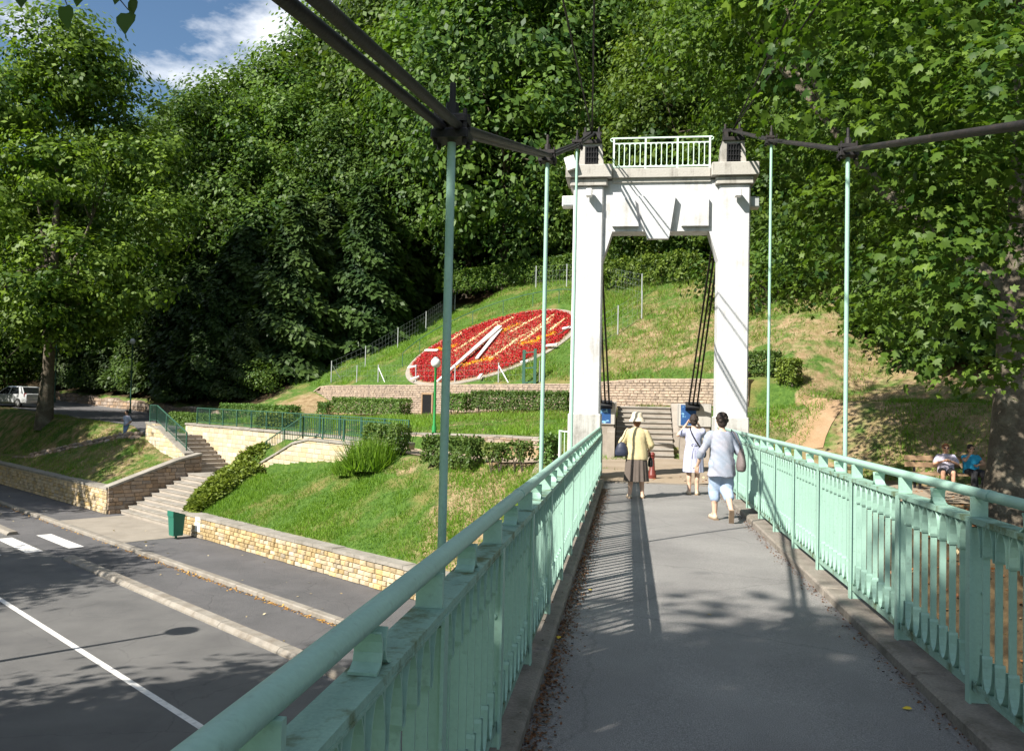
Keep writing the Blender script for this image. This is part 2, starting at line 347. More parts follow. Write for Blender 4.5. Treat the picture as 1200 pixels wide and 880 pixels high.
at1 = N_('ShaderNodeAttribute'); at1.attribute_name = 'dirt'
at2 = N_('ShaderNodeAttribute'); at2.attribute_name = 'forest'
def addn(f, s, amp):
    k = N_('ShaderNodeMath'); k.operation = 'MULTIPLY_ADD'; k.inputs[1].default_value = amp; L_(noise_(s), k.inputs[0])
    q = N_('ShaderNodeMath'); q.operation = 'ADD'; q.inputs[1].default_value = -amp/2; L_(f, k.inputs[2]); L_(k.outputs[0], q.inputs[0]); return q.outputs[0]
c_ = mix_(rng_(addn(at1.outputs['Fac'], 1.3, 1.2), .4, .62), gr, mix_(rng_(noise_(3.), .35, .65), (.21,.145,.075), (.34,.255,.15)))
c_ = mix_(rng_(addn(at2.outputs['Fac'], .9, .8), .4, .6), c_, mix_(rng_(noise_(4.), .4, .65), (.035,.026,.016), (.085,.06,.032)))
L_(c_, b_.inputs['Base Color']); b_.inputs['Roughness'].default_value = .95; b_.inputs['Specular IOR Level'].default_value = .1
bp_ = N_('ShaderNodeBump'); bp_.inputs['Distance'].default_value = .06; L_(noise_(14., 8), bp_.inputs['Height']); L_(bp_.outputs[0], b_.inputs['Normal'])
# ================================================================ terrain
RZ = -3.6
_lat = np.random.default_rng(99).uniform(-1, 1, (64, 64))
def vnoise(u, v, s):
    a = np.asarray(u)*s+31.7; b = np.asarray(v)*s+17.3; i = np.floor(a).astype(int); j = np.floor(b).astype(int); fa = a-i; fb = b-j; fa = fa*fa*(3-2*fa); fb = fb*fb*(3-2*fb)
    g = lambda x, y: _lat[x % 64, y % 64]
    return (g(i,j)*(1-fa)+g(i+1,j)*fa)*(1-fb)+(g(i,j+1)*(1-fa)+g(i+1,j+1)*fa)*fb
def lerp(x, xs, ys): return np.interp(x, xs, ys)
def ss(x, a, b):
    t = np.clip((x-a)/(b-a), 0, 1); return t*t*(3-2*t)
def ramp_line(u): return lerp(u, [36,42.5,44,52,60,75], [17.0,17.5,17.3,15.2,14.3,14.1]), lerp(u, [36,40,42.3,44,52,60,75], [-1.75,-1.15,-.5,-.55,-2.05,-2.35,-2.2])
def terr(u): return -.35+.03*np.clip(u-46, 0, 60)
def hill(v, v0, z0):
    return np.where(v < 43, z0+.57*(v-v0), np.where(v < 46, z0+.57*(43-v0)+.12*(v-43), z0+.57*(43-v0)+.36+.50*(np.minimum(v, 110)-46)))
def zt(u, v):
    u = np.asarray(u, float); v = np.asarray(v, float)
    base = np.full(np.broadcast(u, v).shape, RZ-.03)
    # between bridge and stairs
    zg = lerp(u, [10,22,25,31,35.5], [-.12,-.35,-.72,-1.55,-1.98])
    z1 = np.where(v < 13.98, base, -2.85+(v-13.98)*(zg+2.85)/3.6)
    zp = lerp(u, [11,14,20,25,31,36.5], [-.10,-.12,-.28,-.2,-.15,-2.05])
    z1 = np.where(v > 17.6, np.where(u > 23.5, np.where(v > 18.25, zp, zg), zp), z1)
    ztop = lerp(u, [16,22,30,36,45], [1.65,1.55,1.15,.8,.6])
    vend = lerp(u, [16,21], [25.,28.9])
    zu = .28+(ztop-.28)*np.clip((v-19.75)/(vend-19.75), 0, 1)
    z1 = np.where(v > 19.6, zu, z1)
    z1 = np.where(v > 29.05, hill(v, 29.1, lerp(u, [17,22,44,46,52],[2.5,2.35,2.3,1.9,1.65])), z1)
    # lower stairs bed
    ur = 30.8+(v-14)*1.05
    inst_ = (u > ur+.15) & (u < 37.3) & (v > 13.5) & (v < 19.1)
    z1 = np.where(inst_, np.clip(RZ-.35+(v-14)*.5, RZ-.35, -2.2), z1)
    # left of the stairs
    vr, zr = ramp_line(u); T = terr(u)
    z3 = np.where(v < 13.6, base, lerp(0,[0,1],[0,1])+(-2.5+(zr+2.5)*np.clip((v-13.6)/np.maximum(vr-.55-13.6, .15), 0, 1)))
    z3 = np.where(v > vr-.55, zr, z3)
    z3 = np.where(v > vr+.8, zr+(T-zr)*ss(v, vr+.8, vr+3.4), z3)
    z3 = np.where(v > 25.4, T+.75+.46*(np.minimum(v, 110)-25.4), z3)
    # right of the bridge
    z4 = np.where(v < 13.98, base, -3.3+(v-13.98)*.88)
    z4 = np.minimum(z4, -.5); z4 = np.where(v < 13.98, base, z4)
    z4 = np.where(v > 25.0, -.5+2.45*ss(v, 25.0, 29.6), z4)
    z4 = np.where(v > 30.8, hill(v, 30.8, 1.95), z4)
    w4 = ss(u, 15.5, 12.0)
    z = z1*(1-w4)+z4*w4
    # left join (front part behind the pier at u=37.2, upper part behind the flight)
    k3 = np.where(v < 19.15, (u > 37.2).astype(float), ss(u, 41.3, 46.))
    z = z*(1-k3)+z3*k3
    inst2 = (u > 37) & (u < 41.1) & (v > 17.2) & (v < 19.15)
    z = np.where(inst2, -2.25+np.clip((u-37.)*.40, 0, 1.7), z)
    # landing at the bridge end
    X = u*U2[0]+v*V2[0]; Y = u*U2[1]+v*V2[1]
    wl = ss(np.abs(X-.55), 4.2, 2.4)*ss(Y, 17.6, 18.4)*ss(Y, 29.5, 27.2)
    z = z*(1-wl)+(-.09)*wl
    # bed of the steps behind the tower
    wst = (np.abs(X-.54) < 1.15) & (Y > 26.9) & (Y < 30.2)
    z = np.where(wst, np.minimum(z, -.2+(Y-26.9)*.5), z)
    far = ss(v, 43, 50)*(np.sin(u*.21+v*.13)*.5+np.sin(u*.083-v*.19)*.7)
    fall = -ss(u, 95, 170)*np.clip(v-26, 0, 80)*.22
    return z+far+fall
uu = np.concatenate([np.arange(-160,-12,5), np.arange(-12,9,.75), np.arange(9,44,.25), np.arange(44,80,.75), np.arange(80,230,5)])
vv = np.concatenate([np.arange(-160,8,6), np.arange(8,12.9,.7), np.arange(12.9,20.1,.125), np.arange(20.1,28.8,.3), np.arange(28.8,29.4,.12), np.arange(29.4,46,.4), np.arange(46,120,2.), np.arange(120,260,8)])
UG, VG = np.meshgrid(uu, vv, indexing='ij')
ZG = zt(UG, VG)
rng = np.random.default_rng(3)
hillpatch = ((VG > 20) & (VG < 44) & (UG > -5) & (UG < 58))
ZG = ZG+np.where((VG > 14.2) & (VG < 46), rng.normal(size=ZG.shape)*.012, 0)
XG = UG*U2[0]+VG*V2[0]; YG = UG*U2[1]+VG*V2[1]
nu, nv_ = len(uu), len(vv)
idx = np.arange(nu*nv_).reshape(nu, nv_)
F4 = np.stack([idx[:-1,:-1], idx[1:,:-1], idx[1:,1:], idx[:-1,1:]], -1).reshape(-1, 4)
F4 = F4[:, ::-1]
gme = fastmesh('ground', np.stack([XG, YG, ZG], -1).reshape(-1, 3), 4, None, 'ground', F4)
# where earth shows and where the dark wood floor colour goes
dirt = np.zeros_like(ZG)
dirt = np.maximum(dirt, .75*ss(VG, 26.3, 27.0)*ss(VG, 29.2, 28.7)*((UG > 20) & (UG < 46)))
dirt = np.maximum(dirt, .5*ss(np.abs(VG-17.3), .7, .2)*((UG > 12) & (UG < 23.5)))
dirt = np.maximum(dirt, .52*ss(UG, 30, 24)*ss(VG, 29, 31)*(VG < 46))
dirt = np.maximum(dirt, .42*((VG > 20) & (VG < 29)))
dirt = np.maximum(dirt, .55*((UG < 14) & (VG > 24.5) & (VG < 44)))
dirt = np.maximum(dirt, .9*ss(np.abs(XG-.55), 7.5, 5)*ss(YG, 18, 19)*ss(YG, 28, 26.5))
dirt = np.maximum(dirt, .85*((UG < 11.5) & (VG > 13.9) & (VG < 25.3)))
dirt = np.maximum(dirt, .48*((UG > 37.3) & (VG > 13.6) & (VG < 19.5)))
forest = np.maximum(ss(VG, 43.5, 46), ss(UG, 47.0+.25*np.clip(VG-29,0,20), 51+.25*np.clip(VG-29,0,20))*ss(VG, 25, 27))
forest = np.maximum(forest, ss(UG, 19, 14)*ss(VG, 36.5, 39))
forest = np.maximum(forest, ss(UG, 5, -2)*ss(VG, 24, 28))
forest = np.maximum(forest, 1.5*((UG < 11.0) & (VG > 13.9) & (VG < 20.6)))  # right bank: leaf litter colour, also darkened to stand in for tree shade
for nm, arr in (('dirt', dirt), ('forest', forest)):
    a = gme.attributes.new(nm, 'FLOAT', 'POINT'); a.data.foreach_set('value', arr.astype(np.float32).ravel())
smooth(gme, 50)
struct(link(bpy.data.objects.new('ground', gme)))
def zg(u, v):   # height of the sheet itself (bilinear on the grid)
    i = int(np.clip(np.searchsorted(uu, u)-1, 0, nu-2)); j = int(np.clip(np.searchsorted(vv, v)-1, 0, nv_-2))
    a = (u-uu[i])/(uu[i+1]-uu[i]); b = (v-vv[j])/(vv[j+1]-vv[j])
    return float(ZG[i,j]*(1-a)*(1-b)+ZG[i+1,j]*a*(1-b)+ZG[i,j+1]*(1-a)*b+ZG[i+1,j+1]*a*b)
def zxy(x, y):
    return zg(x*U2[0]+y*U2[1], x*V2[0]+y*V2[1])
def zgv(u, v):
    i = np.clip(np.searchsorted(uu, u)-1, 0, nu-2); j = np.clip(np.searchsorted(vv, v)-1, 0, nv_-2)
    a = (u-uu[i])/(uu[i+1]-uu[i]); b = (v-vv[j])/(vv[j+1]-vv[j])
    return ZG[i,j]*(1-a)*(1-b)+ZG[i+1,j]*a*(1-b)+ZG[i,j+1]*(1-a)*b+ZG[i+1,j+1]*a*b
# ---------------------------------------------------------------- road, kerbs, markings
def uvbox(mb, u0, u1, v0, v1, z0, z1):
    c = [(u0,v0),(u0,v1),(u1,v1),(u1,v0)]
    return mb.hexa([W3(a,b,z0) for a,b in c]+[W3(a,b,z1) for a,b in c])
def uvsheet(mb, u0, u1, v0, v1, z, nseg=1):
    for k in range(nseg):
        a, b = u0+(u1-u0)*k/nseg, u0+(u1-u0)*(k+1)/nseg
        mb.add([W3(a,v0,z), W3(a,v1,z), W3(b,v1,z), W3(b,v0,z)], [(0,1,2,3)])
    return mb
struct(obj('road', uvsheet(MB(), -120, 200, 3.2, 9.1, RZ, 16), 'asphalt_road'))
struct(obj('side_lane', uvsheet(MB(), -120, 200, 9.1, 11.2, RZ+.004, 16), 'asphalt_walk'))
struct(obj('pavement', uvbox(MB(), -120, 200, 11.35, 13.95, RZ-.2, RZ+.10), 'asphalt_walk'))
struct(obj('riverside_pavement', uvbox(MB(), -120, 200, .4, 3.1, RZ-.2, RZ+.10), 'asphalt_walk'))
mk = obj('crossing_pavement', uvsheet(MB(), 29.6, 36.2, 11.37, 13.93, RZ+.108), 'paving_pale'); struct(mk)
def kerb_run(name, u0, u1, v0, v1, h, m, step=1.2, slope=0.):
    first = None; L0 = MB(); g = .012
    L0.add([(0,0,0)], [])
    n = int((u1-u0)/step)
    root = bpy.data.objects.new(name, None); COL.objects.link(root); root['kind'] = 'structure'
    root.location = W3(u0, v0, RZ)
    w = v1-v0; L = step-g; c = .025; sl = slope
    # chamfered stone, local x along u, y along v
    P = [(0,0,-.1),(L,0,-.1),(L,w,-.1),(0,w,-.1),(0,0,h-c-sl),(L,0,h-c-sl),(L,w,h-c),(0,w,h-c),(0,c+sl,h),(L,c+sl,h),(L,w-c,h),(0,w-c,h)]
    mb = MB().add(P, [(0,1,2,3),(0,4,5,1),(1,5,9,10,6,2),(2,6,7,3),(3,7,11,8,4,0),(4,8,9,5),(6,10,11,7),(8,11,10,9)])
    me = mb.mesh('kerb_stone'); me.materials.append(MATS[m])
    bm = bmesh.new(); bm.from_mesh(me); bmesh.ops.recalc_face_normals(bm, faces=bm.faces); bm.to_mesh(me); bm.free()
    ang = math.atan2(U2[1], U2[0])
    for k in range(n):
        a = W3(u0+k*step, v0, RZ)
        o = inst('kerb_stone', me, root, (a[0], a[1], a[2]+rnd.uniform(-.004,.004)), (0,0,ang), (1,-1,1))
    return root
kerb_run('pavement_kerb', 2, 62, 11.13, 11.36, .12, 'kerb_road')
kerb_run('lane_divider', 2.4, 28.2, 8.99, 9.34, .12, 'kerb_road', 1.29, .05)
kerb_run('lane_divider', 34.2, 60., 8.99, 9.34, .12, 'kerb_road', 1.29, .05)
kerb_run('riverside_kerb', 2, 62, 3.0, 3.25, .12, 'kerb_road')
struct(obj('centre_line', uvsheet(MB(), -60, 120, 6.11, 6.24, RZ+.004, 6), 'road_paint'))
for v0 in (3.6, 4.85, 6.1, 7.3, 8.5, 9.78):
    if v0 in (6.1,): continue
    z = RZ+.006 if v0 < 9 else RZ+.009
    struct(obj('crossing_stripe', MB().add([W3(30.15,v0,z), W3(30.15,v0+.5,z), W3(33.6,v0+.5,z), W3(33.6,v0,z)], [(0,1,2,3)]), 'road_paint'))
# gutter leaves along the kerb and on the footways
def scatter_leaves(name, pts, size, m, label=None):
    n = len(pts); pos = np.array(pts, float); nr = rng.normal(size=(n,3))*.35; nr[:,2] += 1
    me = leaves_mesh(name, pos, nr, rng.uniform(.6,1.3,n)*size, rng.uniform(0,1,n), 'kite', m, rng, 0)
    return stuff(link(bpy.data.objects.new(name, me)))
leafmat('fallen', (.22,.09,.02), (.62,.36,.09), .1, hue=0)
leafmat('fallen_pale', (.40,.30,.16), (.70,.58,.36), .1, hue=0)
leafmat('fallen_brown', (.07,.028,.012), (.26,.11,.04), .05, hue=0)
pp = []
for k in range(900):
    u = rng.choice([rng.normal(24,2.2), rng.normal(18,1.8), rng.normal(14,1.5), rng.uniform(36,52), rng.uniform(9,36)]); v = 11.09-abs(rng.normal(0,.07))
    pp.append(W3(u, v, RZ+.02))
scatter_leaves('gutter_leaves', pp, .075, 'fallen')
pp = [W3(rng.uniform(10,50), rng.uniform(9.5,13.6), 0) for k in range(70)]
pp = [(x,y,RZ+(.118 if (x*V2[0]+y*V2[1]) > 11.3 else .018)) for x,y,_ in pp]
scatter_leaves('scattered_leaves', pp, .10, 'fallen_pale')
# ================================================================ bridge deck
DZ = -.08; KL, KR = -.50, 1.81; RL, RR = -.64, 2.0; Y0, Y1 = -14., 18.4
deck = obj('bridge_deck', MB().box(-.98, 2.32, Y0, Y1, -.42, DZ-.03), 'concrete'); tag(deck, 'grey asphalt footbridge deck with concrete kerbs leading to the white tower', 'bridge deck')
n = 60; vs = []; fs = []
for i in range(n+1):
    for j in range(9):
        x = KL-.02+(KR-KL+.04)*j/8; y = Y0+(Y1-Y0)*i/n
        vs.append((x, y, DZ+.012*math.cos((x-.655)*1.3)+rnd.uniform(-.002,.002)))
for i in range(n):
    for j in range(8): fs.append((i*9+j, i*9+j+1, (i+1)*9+j+1, (i+1)*9+j))
obj('asphalt_surface', MB().add(vs, fs), 'asphalt_deck', deck, sm=40)
for side in (-1, 1):
    y = Y0
    while y < Y1-.1:
        l = 2.45; y2 = min(y+l, Y1)
        if side < 0: b = MB().cbox(-.80, KL, y+.008, y2-.008, -.2, 0., .018)
        else: b = MB().cbox(KR, 2.14, y+.008, y2-.008, -.2, 0., .018)
        obj('kerb_section', b, 'kerb_concrete', deck); y = y2
    x = -.9 if side < 0 else 2.24
    g = MB().box(x-.1, x+.1, Y0, Y1, -.95, -.90).box(x-.1, x+.1, Y0, Y1, -.47, -.43).box(x-.012, x+.012, Y0, Y1, -.9, -.47)
    obj('edge_girder', g, 'paint_green', deck)
for k in range(6):
    y = 4.2+4.95*(k-3)
    if y < 18: obj('cross_beam', MB().box(-1.15, 2.48, y-.07, y+.07, -.74, -.55), 'paint_green', deck)
struct(obj('abutment', MB().box(-1.75, 3.05, 18.45, 20.6, -4.2, -.14), 'concrete'))
# expansion joint at the end of the deck
struct(obj('deck_joint', MB().box(-.6, 1.9, 18.41, 18.56, -.3, -.055), 'kerb_concrete'))
# ---------------------------------------------------------------- railings
def strip(pts, w, t=.006):
    """flat bar bent in the y/z plane, width w across x, centred on x=0"""
    mb = MB(); n = len(pts); vs = []
    for i, (y, z) in enumerate(pts):
        a = pts[max(i-1,0)]; b = pts[min(i+1,n-1)]; dy, dz = b[0]-a[0], b[1]-a[1]; l = math.hypot(dy, dz); ny, nz = -dz/l*t/2, dy/l*t/2
        vs += [(-w/2,y+ny,z+nz),(w/2,y+ny,z+nz),(w/2,y-ny,z-nz),(-w/2,y-ny,z-nz)]
    fs = [(3,2,1,0), tuple(4*(n-1)+k for k in range(4))]
    for i in range(n-1):
        for k in range(4): fs.append((4*i+k, 4*i+(k+1)%4, 4*i+4+(k+1)%4, 4*i+4+k))
    return mb.add(vs, fs)
def railing(side, X, hz, mz, yoff, label):
    t = thing('bridge_railing', label, 'railing', (X, (Y0+Y1)/2, 0))
    bay = 1.28; ye = 19.35 if side < 0 else 19.0
    pts = [(X, Y0, hz)]; y = Y0
    while y < ye: y = min(y+2, ye); pts.append((X, y, hz))
    hr = obj('handrail', MB().tube(pts, .036, 16, flat=.85), 'paint_green', t, sm=60)
    obj('rail_sleeve', MB().tube([(X, 4.95-.035, hz), (X, 4.95+.035, hz)], .040, 16, flat=.85), 'paint_green', hr, sm=60)
    y = Y0
    b = MB().box(X-.055, X+.055, Y0, ye, mz-.011, mz+.011); b.box(X-.052*side-.005, X-.052*side+.005, Y0, ye, mz-.022, mz-.0115)
    obj('upper_rail', b, 'paint_moss', t)
    b = MB().box(X-.04, X+.04, Y0, ye, .105, .125); b.box(X-.036*side-.005, X-.036*side+.005, Y0, ye, .075, .104)
    obj('lower_rail', b, 'paint_moss', t)
    # post: flat bar across the rail with a small flange and bolts
    pm = MB().box(-.045, .045, -.011, .011, -.005, mz-.05).box(-.045, .045, -.011, .011, mz+.012, hz-.02)
    pm.box(-.054*side-.006, -.054*side+.006, -.030, .030, -.005, mz-.012)
    pme = pm.mesh('post'); pme.materials.append(MATS['paint_green'])
    bo = MB()
    for z in (.06, .28, .62, .9): bo.lathe([(.013,0),(.011,.006),(.004,.010)], (0,0,0), 8)
    bolt = MB().lathe([(.014,0),(.012,.007),(.004,.011)], (0,0,0), 8).mesh('bolt'); bolt.materials.append(MATS['paint_green']); smooth(bolt, 40)
    # baluster: flat bar with two curled leaves at each end
    zb, ztp = .126, mz-.012; H = ztp-zb
    bm = MB().box(-.018, .018, -.006, .006, zb, ztp)
    for sg in (-1, 1):
        c = [(.012,-.185),(.017,-.17),(.019,-.12),(.030,-.065),(.050,-.022),(.078,0)]
        top = [(sg*a, ztp+d) for a, d in c]; bot = [(sg*a, zb-d) for a, d in c]
        for q in (top, bot):
            s2 = strip(q, .054, .005); bm.add(s2.v, s2.f)
    bm.v = [(x_-side*.024, y_, z_) for x_, y_, z_ in bm.v]
    bme = bm.mesh('baluster'); bme.materials.append(MATS['paint_green'])
    bb = bmesh.new(); bb.from_mesh(bme); bmesh.ops.recalc_face_normals(bb, faces=bb.faces); bb.to_mesh(bme); bb.free()
    sm_ = MB()
    z0, z1 = mz+.012, hz-.035
    for sg in (-1, 1):
        hh = z1-z0
        s2 = strip([(sg*.062, z0+.004), (sg*.045, z0+.006), (sg*.022, z0+.02), (sg*.012, z0+hh*.45), (sg*.016, z0+hh*.75), (sg*.03, z1)], .075, .008); sm_.add(s2.v, s2.f)
    sme = sm_.mesh('scroll_bracket'); sme.materials.append(MATS['paint_green'])
    bb = bmesh.new(); bb.from_mesh(sme); bmesh.ops.recalc_face_normals(bb, faces=bb.faces); bb.to_mesh(sme); bb.free()
    k0 = int(math.floor((Y0-yoff)/bay))+1
    k = k0
    while yoff+k*bay < ye-.05:
        y = yoff+k*bay
        p = inst('post', pme, t, (X, y, 0))
        if 3.5 < y < 9:
            for z in (.06, .30, .62, .9): inst('bolt', bolt, p, (X+.02, y-.011, z), (R(90), 0, 0))
        if y > -3:
            for j in range(1, 8):
                yy = y+bay*j/8
                if yy < ye-.04: inst('baluster', bme, t, (X, yy, 0))
            if y+bay/2 < ye: inst('scroll_bracket', sme, t, (X, y+bay/2, 0))
        k += 1
    inst('post', pme, t, (X, ye, 0))
    return t
railing(-1, RL, 1.10, .955, 2.70, 'pale green iron bridge railing beside the zebra crossing and grass slope')
railing(1, RR, 1.185, 1.04, 5.10, 'pale green iron bridge railing beside the bench and big plane trunk')
# leaf litter along the left kerb of the deck and a few fallen leaves
pp = [(KL+abs(rng.normal(0,.065))+.005, rng.uniform(1.5, 17), DZ+.012) for _ in range(6500)]
pp += [(KR-abs(rng.normal(0,.05))-.01, rng.uniform(2.5, 17), DZ+.012) for _ in range(900)]
pp += [(rng.uniform(-.8,-.52), rng.uniform(1.5, 14), .008) for _ in range(160)]
scatter_leaves('kerb_litter', pp, .023, 'fallen_brown')
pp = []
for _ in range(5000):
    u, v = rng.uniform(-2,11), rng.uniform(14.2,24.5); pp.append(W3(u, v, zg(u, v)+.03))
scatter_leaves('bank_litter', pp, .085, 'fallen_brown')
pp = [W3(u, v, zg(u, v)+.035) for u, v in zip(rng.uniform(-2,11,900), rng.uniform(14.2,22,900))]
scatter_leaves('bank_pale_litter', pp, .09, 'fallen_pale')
for (x, y) in [(832,720),(1069,830),(655,745),(640,760),(690,690)]:
    p = pz(x, y, DZ+.018)
    nr = np.array([[rnd.uniform(-.2,.2), rnd.uniform(-.2,.2), 1]])
    me = leaves_mesh('fallen_leaf', np.zeros((1,3)), nr, np.array([.055]), np.array([.5]), 'oval', 'leaf_yellow', rng, 0)
    o = link(bpy.data.objects.new('fallen_leaf', me)); o.location = p; tag(o, 'yellow fallen leaf lying on the grey bridge deck', 'leaf', 'yellow leaves on the deck')
# ================================================================ tower
streaked('plinth_grey', (.50,.49,.465), (.20,.185,.16), .8, .9)
TY = 19.0; D = .72
t = thing('bridge_tower', 'white concrete portal tower with a small balcony railing on top', 'tower', (.64, TY+.3, -.1))
def face_poly(name, pix, ydepth, y0, y1, m, parent):   # outline given on the front plane
    P = [py_(x, y, TY) for x, y in pix]
    return obj(name, MB().prism([(p[0], p[2]) for p in P][::-1], 1, y0, y1), m, parent)
for x0, x1 in ((-1.34,-.65),(1.95,2.63)):
    p = obj('pillar', MB().cbox(x0, x1, TY, TY+D, 1.42, 6.66, .03), 'tower_white', t)
    obj('plinth', MB().cbox(x0-.03, x1+.03, TY-.03, TY+D+.03, -.3, 1.42, .02), 'plinth_grey', p)
for x0, x1 in ((-1.52,-.46),(1.76,2.80)):
    c = obj('cornice', MB().cbox(x0, x1, TY-.17, TY+D+.17, 6.83, 7.12, .02), 'tower_grey', t)
    obj('moulding', MB().cbox(x0+.10, x1-.10, TY-.075, TY+D+.075, 6.66, 6.829, .03), 'tower_grey', c)
bz = 5.62
beam = obj('cross_beam', MB().prism([(-.66,4.92),(-.44,bz),(1.74,bz),(1.96,4.92),(1.96,6.80),(-.66,6.80)][::1], 1, TY+.10, TY+D-.10), 'tower_white', t)
obj('beam_coping', MB().cbox(-.455, 1.755, TY-.02, TY+D+.02, 6.84, 7.05, .02).box(-.455, 1.755, TY+.05, TY+D-.05, 6.74, 6.838), 'tower_grey', t)
obj('keystone', MB().prism([(.36,5.42),(.84,5.42),(.98,6.40),(.10,6.40)], 1, TY-.06, TY+.10), 'tower_white', t)
for pts in ([(-.44,5.72),(.16,5.72),(.06,6.36),(-.44,6.36)], [(1.12,5.72),(1.72,5.72),(1.72,6.36),(1.22,6.36)]):
    obj('relief_panel', MB().prism(pts, 1, TY+.0, TY+.10), 'tower_white', t)
for x0, x1 in ((-1.24,-.66),(1.96,2.54)):
    pd = obj('saddle_pedestal', MB().prism([(x0,7.12),(x1,7.12),(x1-.05,7.66),(x0+.05,7.66)], 1, TY+.06, TY+D-.06), 'tower_grey', t)
    xm = (x0+x1)/2
    g = MB()
    for k in range(5): g.box(xm-.13+k*.06, xm-.115+k*.06, TY+.015, TY+.055, 7.18, 7.58)
    for k in range(4): g.box(xm-.14, xm+.15, TY+.02, TY+.05, 7.2+k*.12, 7.215+k*.12)
    obj('grille', g, 'black_iron', pd)
    obj('grille_backing', MB().box(xm-.15, xm+.16, TY+.056, TY+.064, 7.17, 7.60), 'black_iron', pd)
    s = MB().cbox(xm-.24, xm+.24, TY+.0, TY+D-.05, 7.66, 7.74, .015)
    s.prism([(TY+.02,7.74),(TY+.62,7.74),(TY+.52,7.92),(TY+.32,7.99),(TY+.14,7.92)], 0, xm-.20, xm-.12).prism([(TY+.02,7.74),(TY+.62,7.74),(TY+.52,7.92),(TY+.32,7.99),(TY+.14,7.92)], 0, xm+.12, xm+.20)
    for xx in (-.16,.16): s.tube([(xm+xx, TY+.3, 7.98),(xm+xx, TY+.3, 8.12)], .03, 8)
    s.box(xm-.22, xm+.22, TY+.26, TY+.34, 7.93, 8.0)
    obj('cable_saddle', s, 'dark_iron', t)
# balcony railing
br = bpy.data.objects.new('balcony_railing', None); link(br, t); br.location = Vector((.65, TY+.1, 7.05))-t.location
xa, xb = -.435, 1.735; zz0, zz1 = 7.05, 7.80; yb = TY+.12
mat('paint_mint', (.62,.78,.66), .5, .06, 3., 40.)
b = MB().box(xa-.05, xb+.05, yb-.022, yb+.022, zz1-.03, zz1).box(xa, xb, yb-.012, yb+.012, zz1-.15, zz1-.125).box(xa, xb, yb-.012, yb+.012, zz0+.055, zz0+.08)
obj('rail', b, 'paint_mint', br)
for k in range(4): obj('post', MB().box(xa+(xb-xa)*k/3-.02, xa+(xb-xa)*k/3+.02, yb-.02, yb+.02, zz0, zz1-.03), 'paint_mint', br)
ring = MB(); nb = 18
bar = MB().box(-.009,.009,-.009,.009, zz0+.08, zz1-.15); bl = bar.mesh('baluster', (0,0,7.05)); bl.materials.append(MATS['paint_mint'])
sp = (xb-xa)/(nb)
ar = MB().tube([(sp/2*math.cos(a), 0, .045*math.sin(a)) for a in np.linspace(0, math.pi, 7)], .009, 5).mesh('arch'); ar.materials.append(MATS['paint_mint'])
for k in range(nb+1):
    x = xa+sp*k
    if k % 6: inst('baluster', bl, br, (x, yb, 7.05))
    if k < nb:
        inst('arch', ar, br, (x+sp/2, yb, zz1-.19)); inst('arch', ar, br, (x+sp/2, yb, zz0+.125), (R(180),0,0))
for s_ in (-1,1):
    x = xa-.05 if s_ < 0 else xb+.05
    obj('curl', MB().tube([(x, yb, zz1-.015),(x-s_*-.03, yb, zz1-.03),(x+s_*.025, yb, zz1-.06),(x, yb, zz1-.085),(x-s_*.03, yb, zz1-.08)], .012, 6), 'paint_mint', br)
# floodlight boxes and brackets
def flood(px, py, w, h, rot, m='tower_white'):
    P = py_(px, py, TY-.2)
    f = thing('floodlight', '', 'floodlight', tuple(P)); 
    obj('housing', MB().cbox(P[0]-w/2, P[0]+w/2, P[1]-.1, P[1]+.14, P[2]-h/2, P[2]+h/2, .012), 'white_paint', f)
    obj('bracket', MB().box(P[0]-.02, P[0]+.02, P[1]+.14, P[1]+.24, P[2]-.03, P[2]+.03), 'galvanised', f)
    f.rotation_euler = rot
    return f
f1 = flood(669, 192, .24, .30, (R(0),R(-18),0)); tag(f1, 'tilted white floodlight box on the outer cornice end above a flower clock', 'floodlight')
f2 = flood(690.5, 226, .13, .16, (0,0,0)); tag(f2, 'small white box lamp on the tower pillar nearer the flower clock', 'floodlight')
f3 = flood(865, 226, .13, .16, (0,0,0)); tag(f3, 'small white box lamp on the tower pillar nearer the dirt track', 'floodlight')
for (px, py, x0, x1, lab) in ((671,233,-1.62,-1.34,'white side box on the outer face of the pillar nearer the flower clock'), (884,234,2.63,2.86,'grey side box on the outer face of the pillar nearer the dirt track')):
    z = py_(px, py, TY)[2]
    s = thing('side_box', lab, 'junction box', ((x0+x1)/2, TY+.35, z))
    obj('housing', MB().cbox(x0+.001, x1-.001, TY+.2, TY+.5, z-.12, z+.12, .012), 'white_paint', s)
    obj('lid', MB().box(x0+.02, x1-.02, TY+.18, TY+.2, z-.1, z+.1), 'galvanised', s)
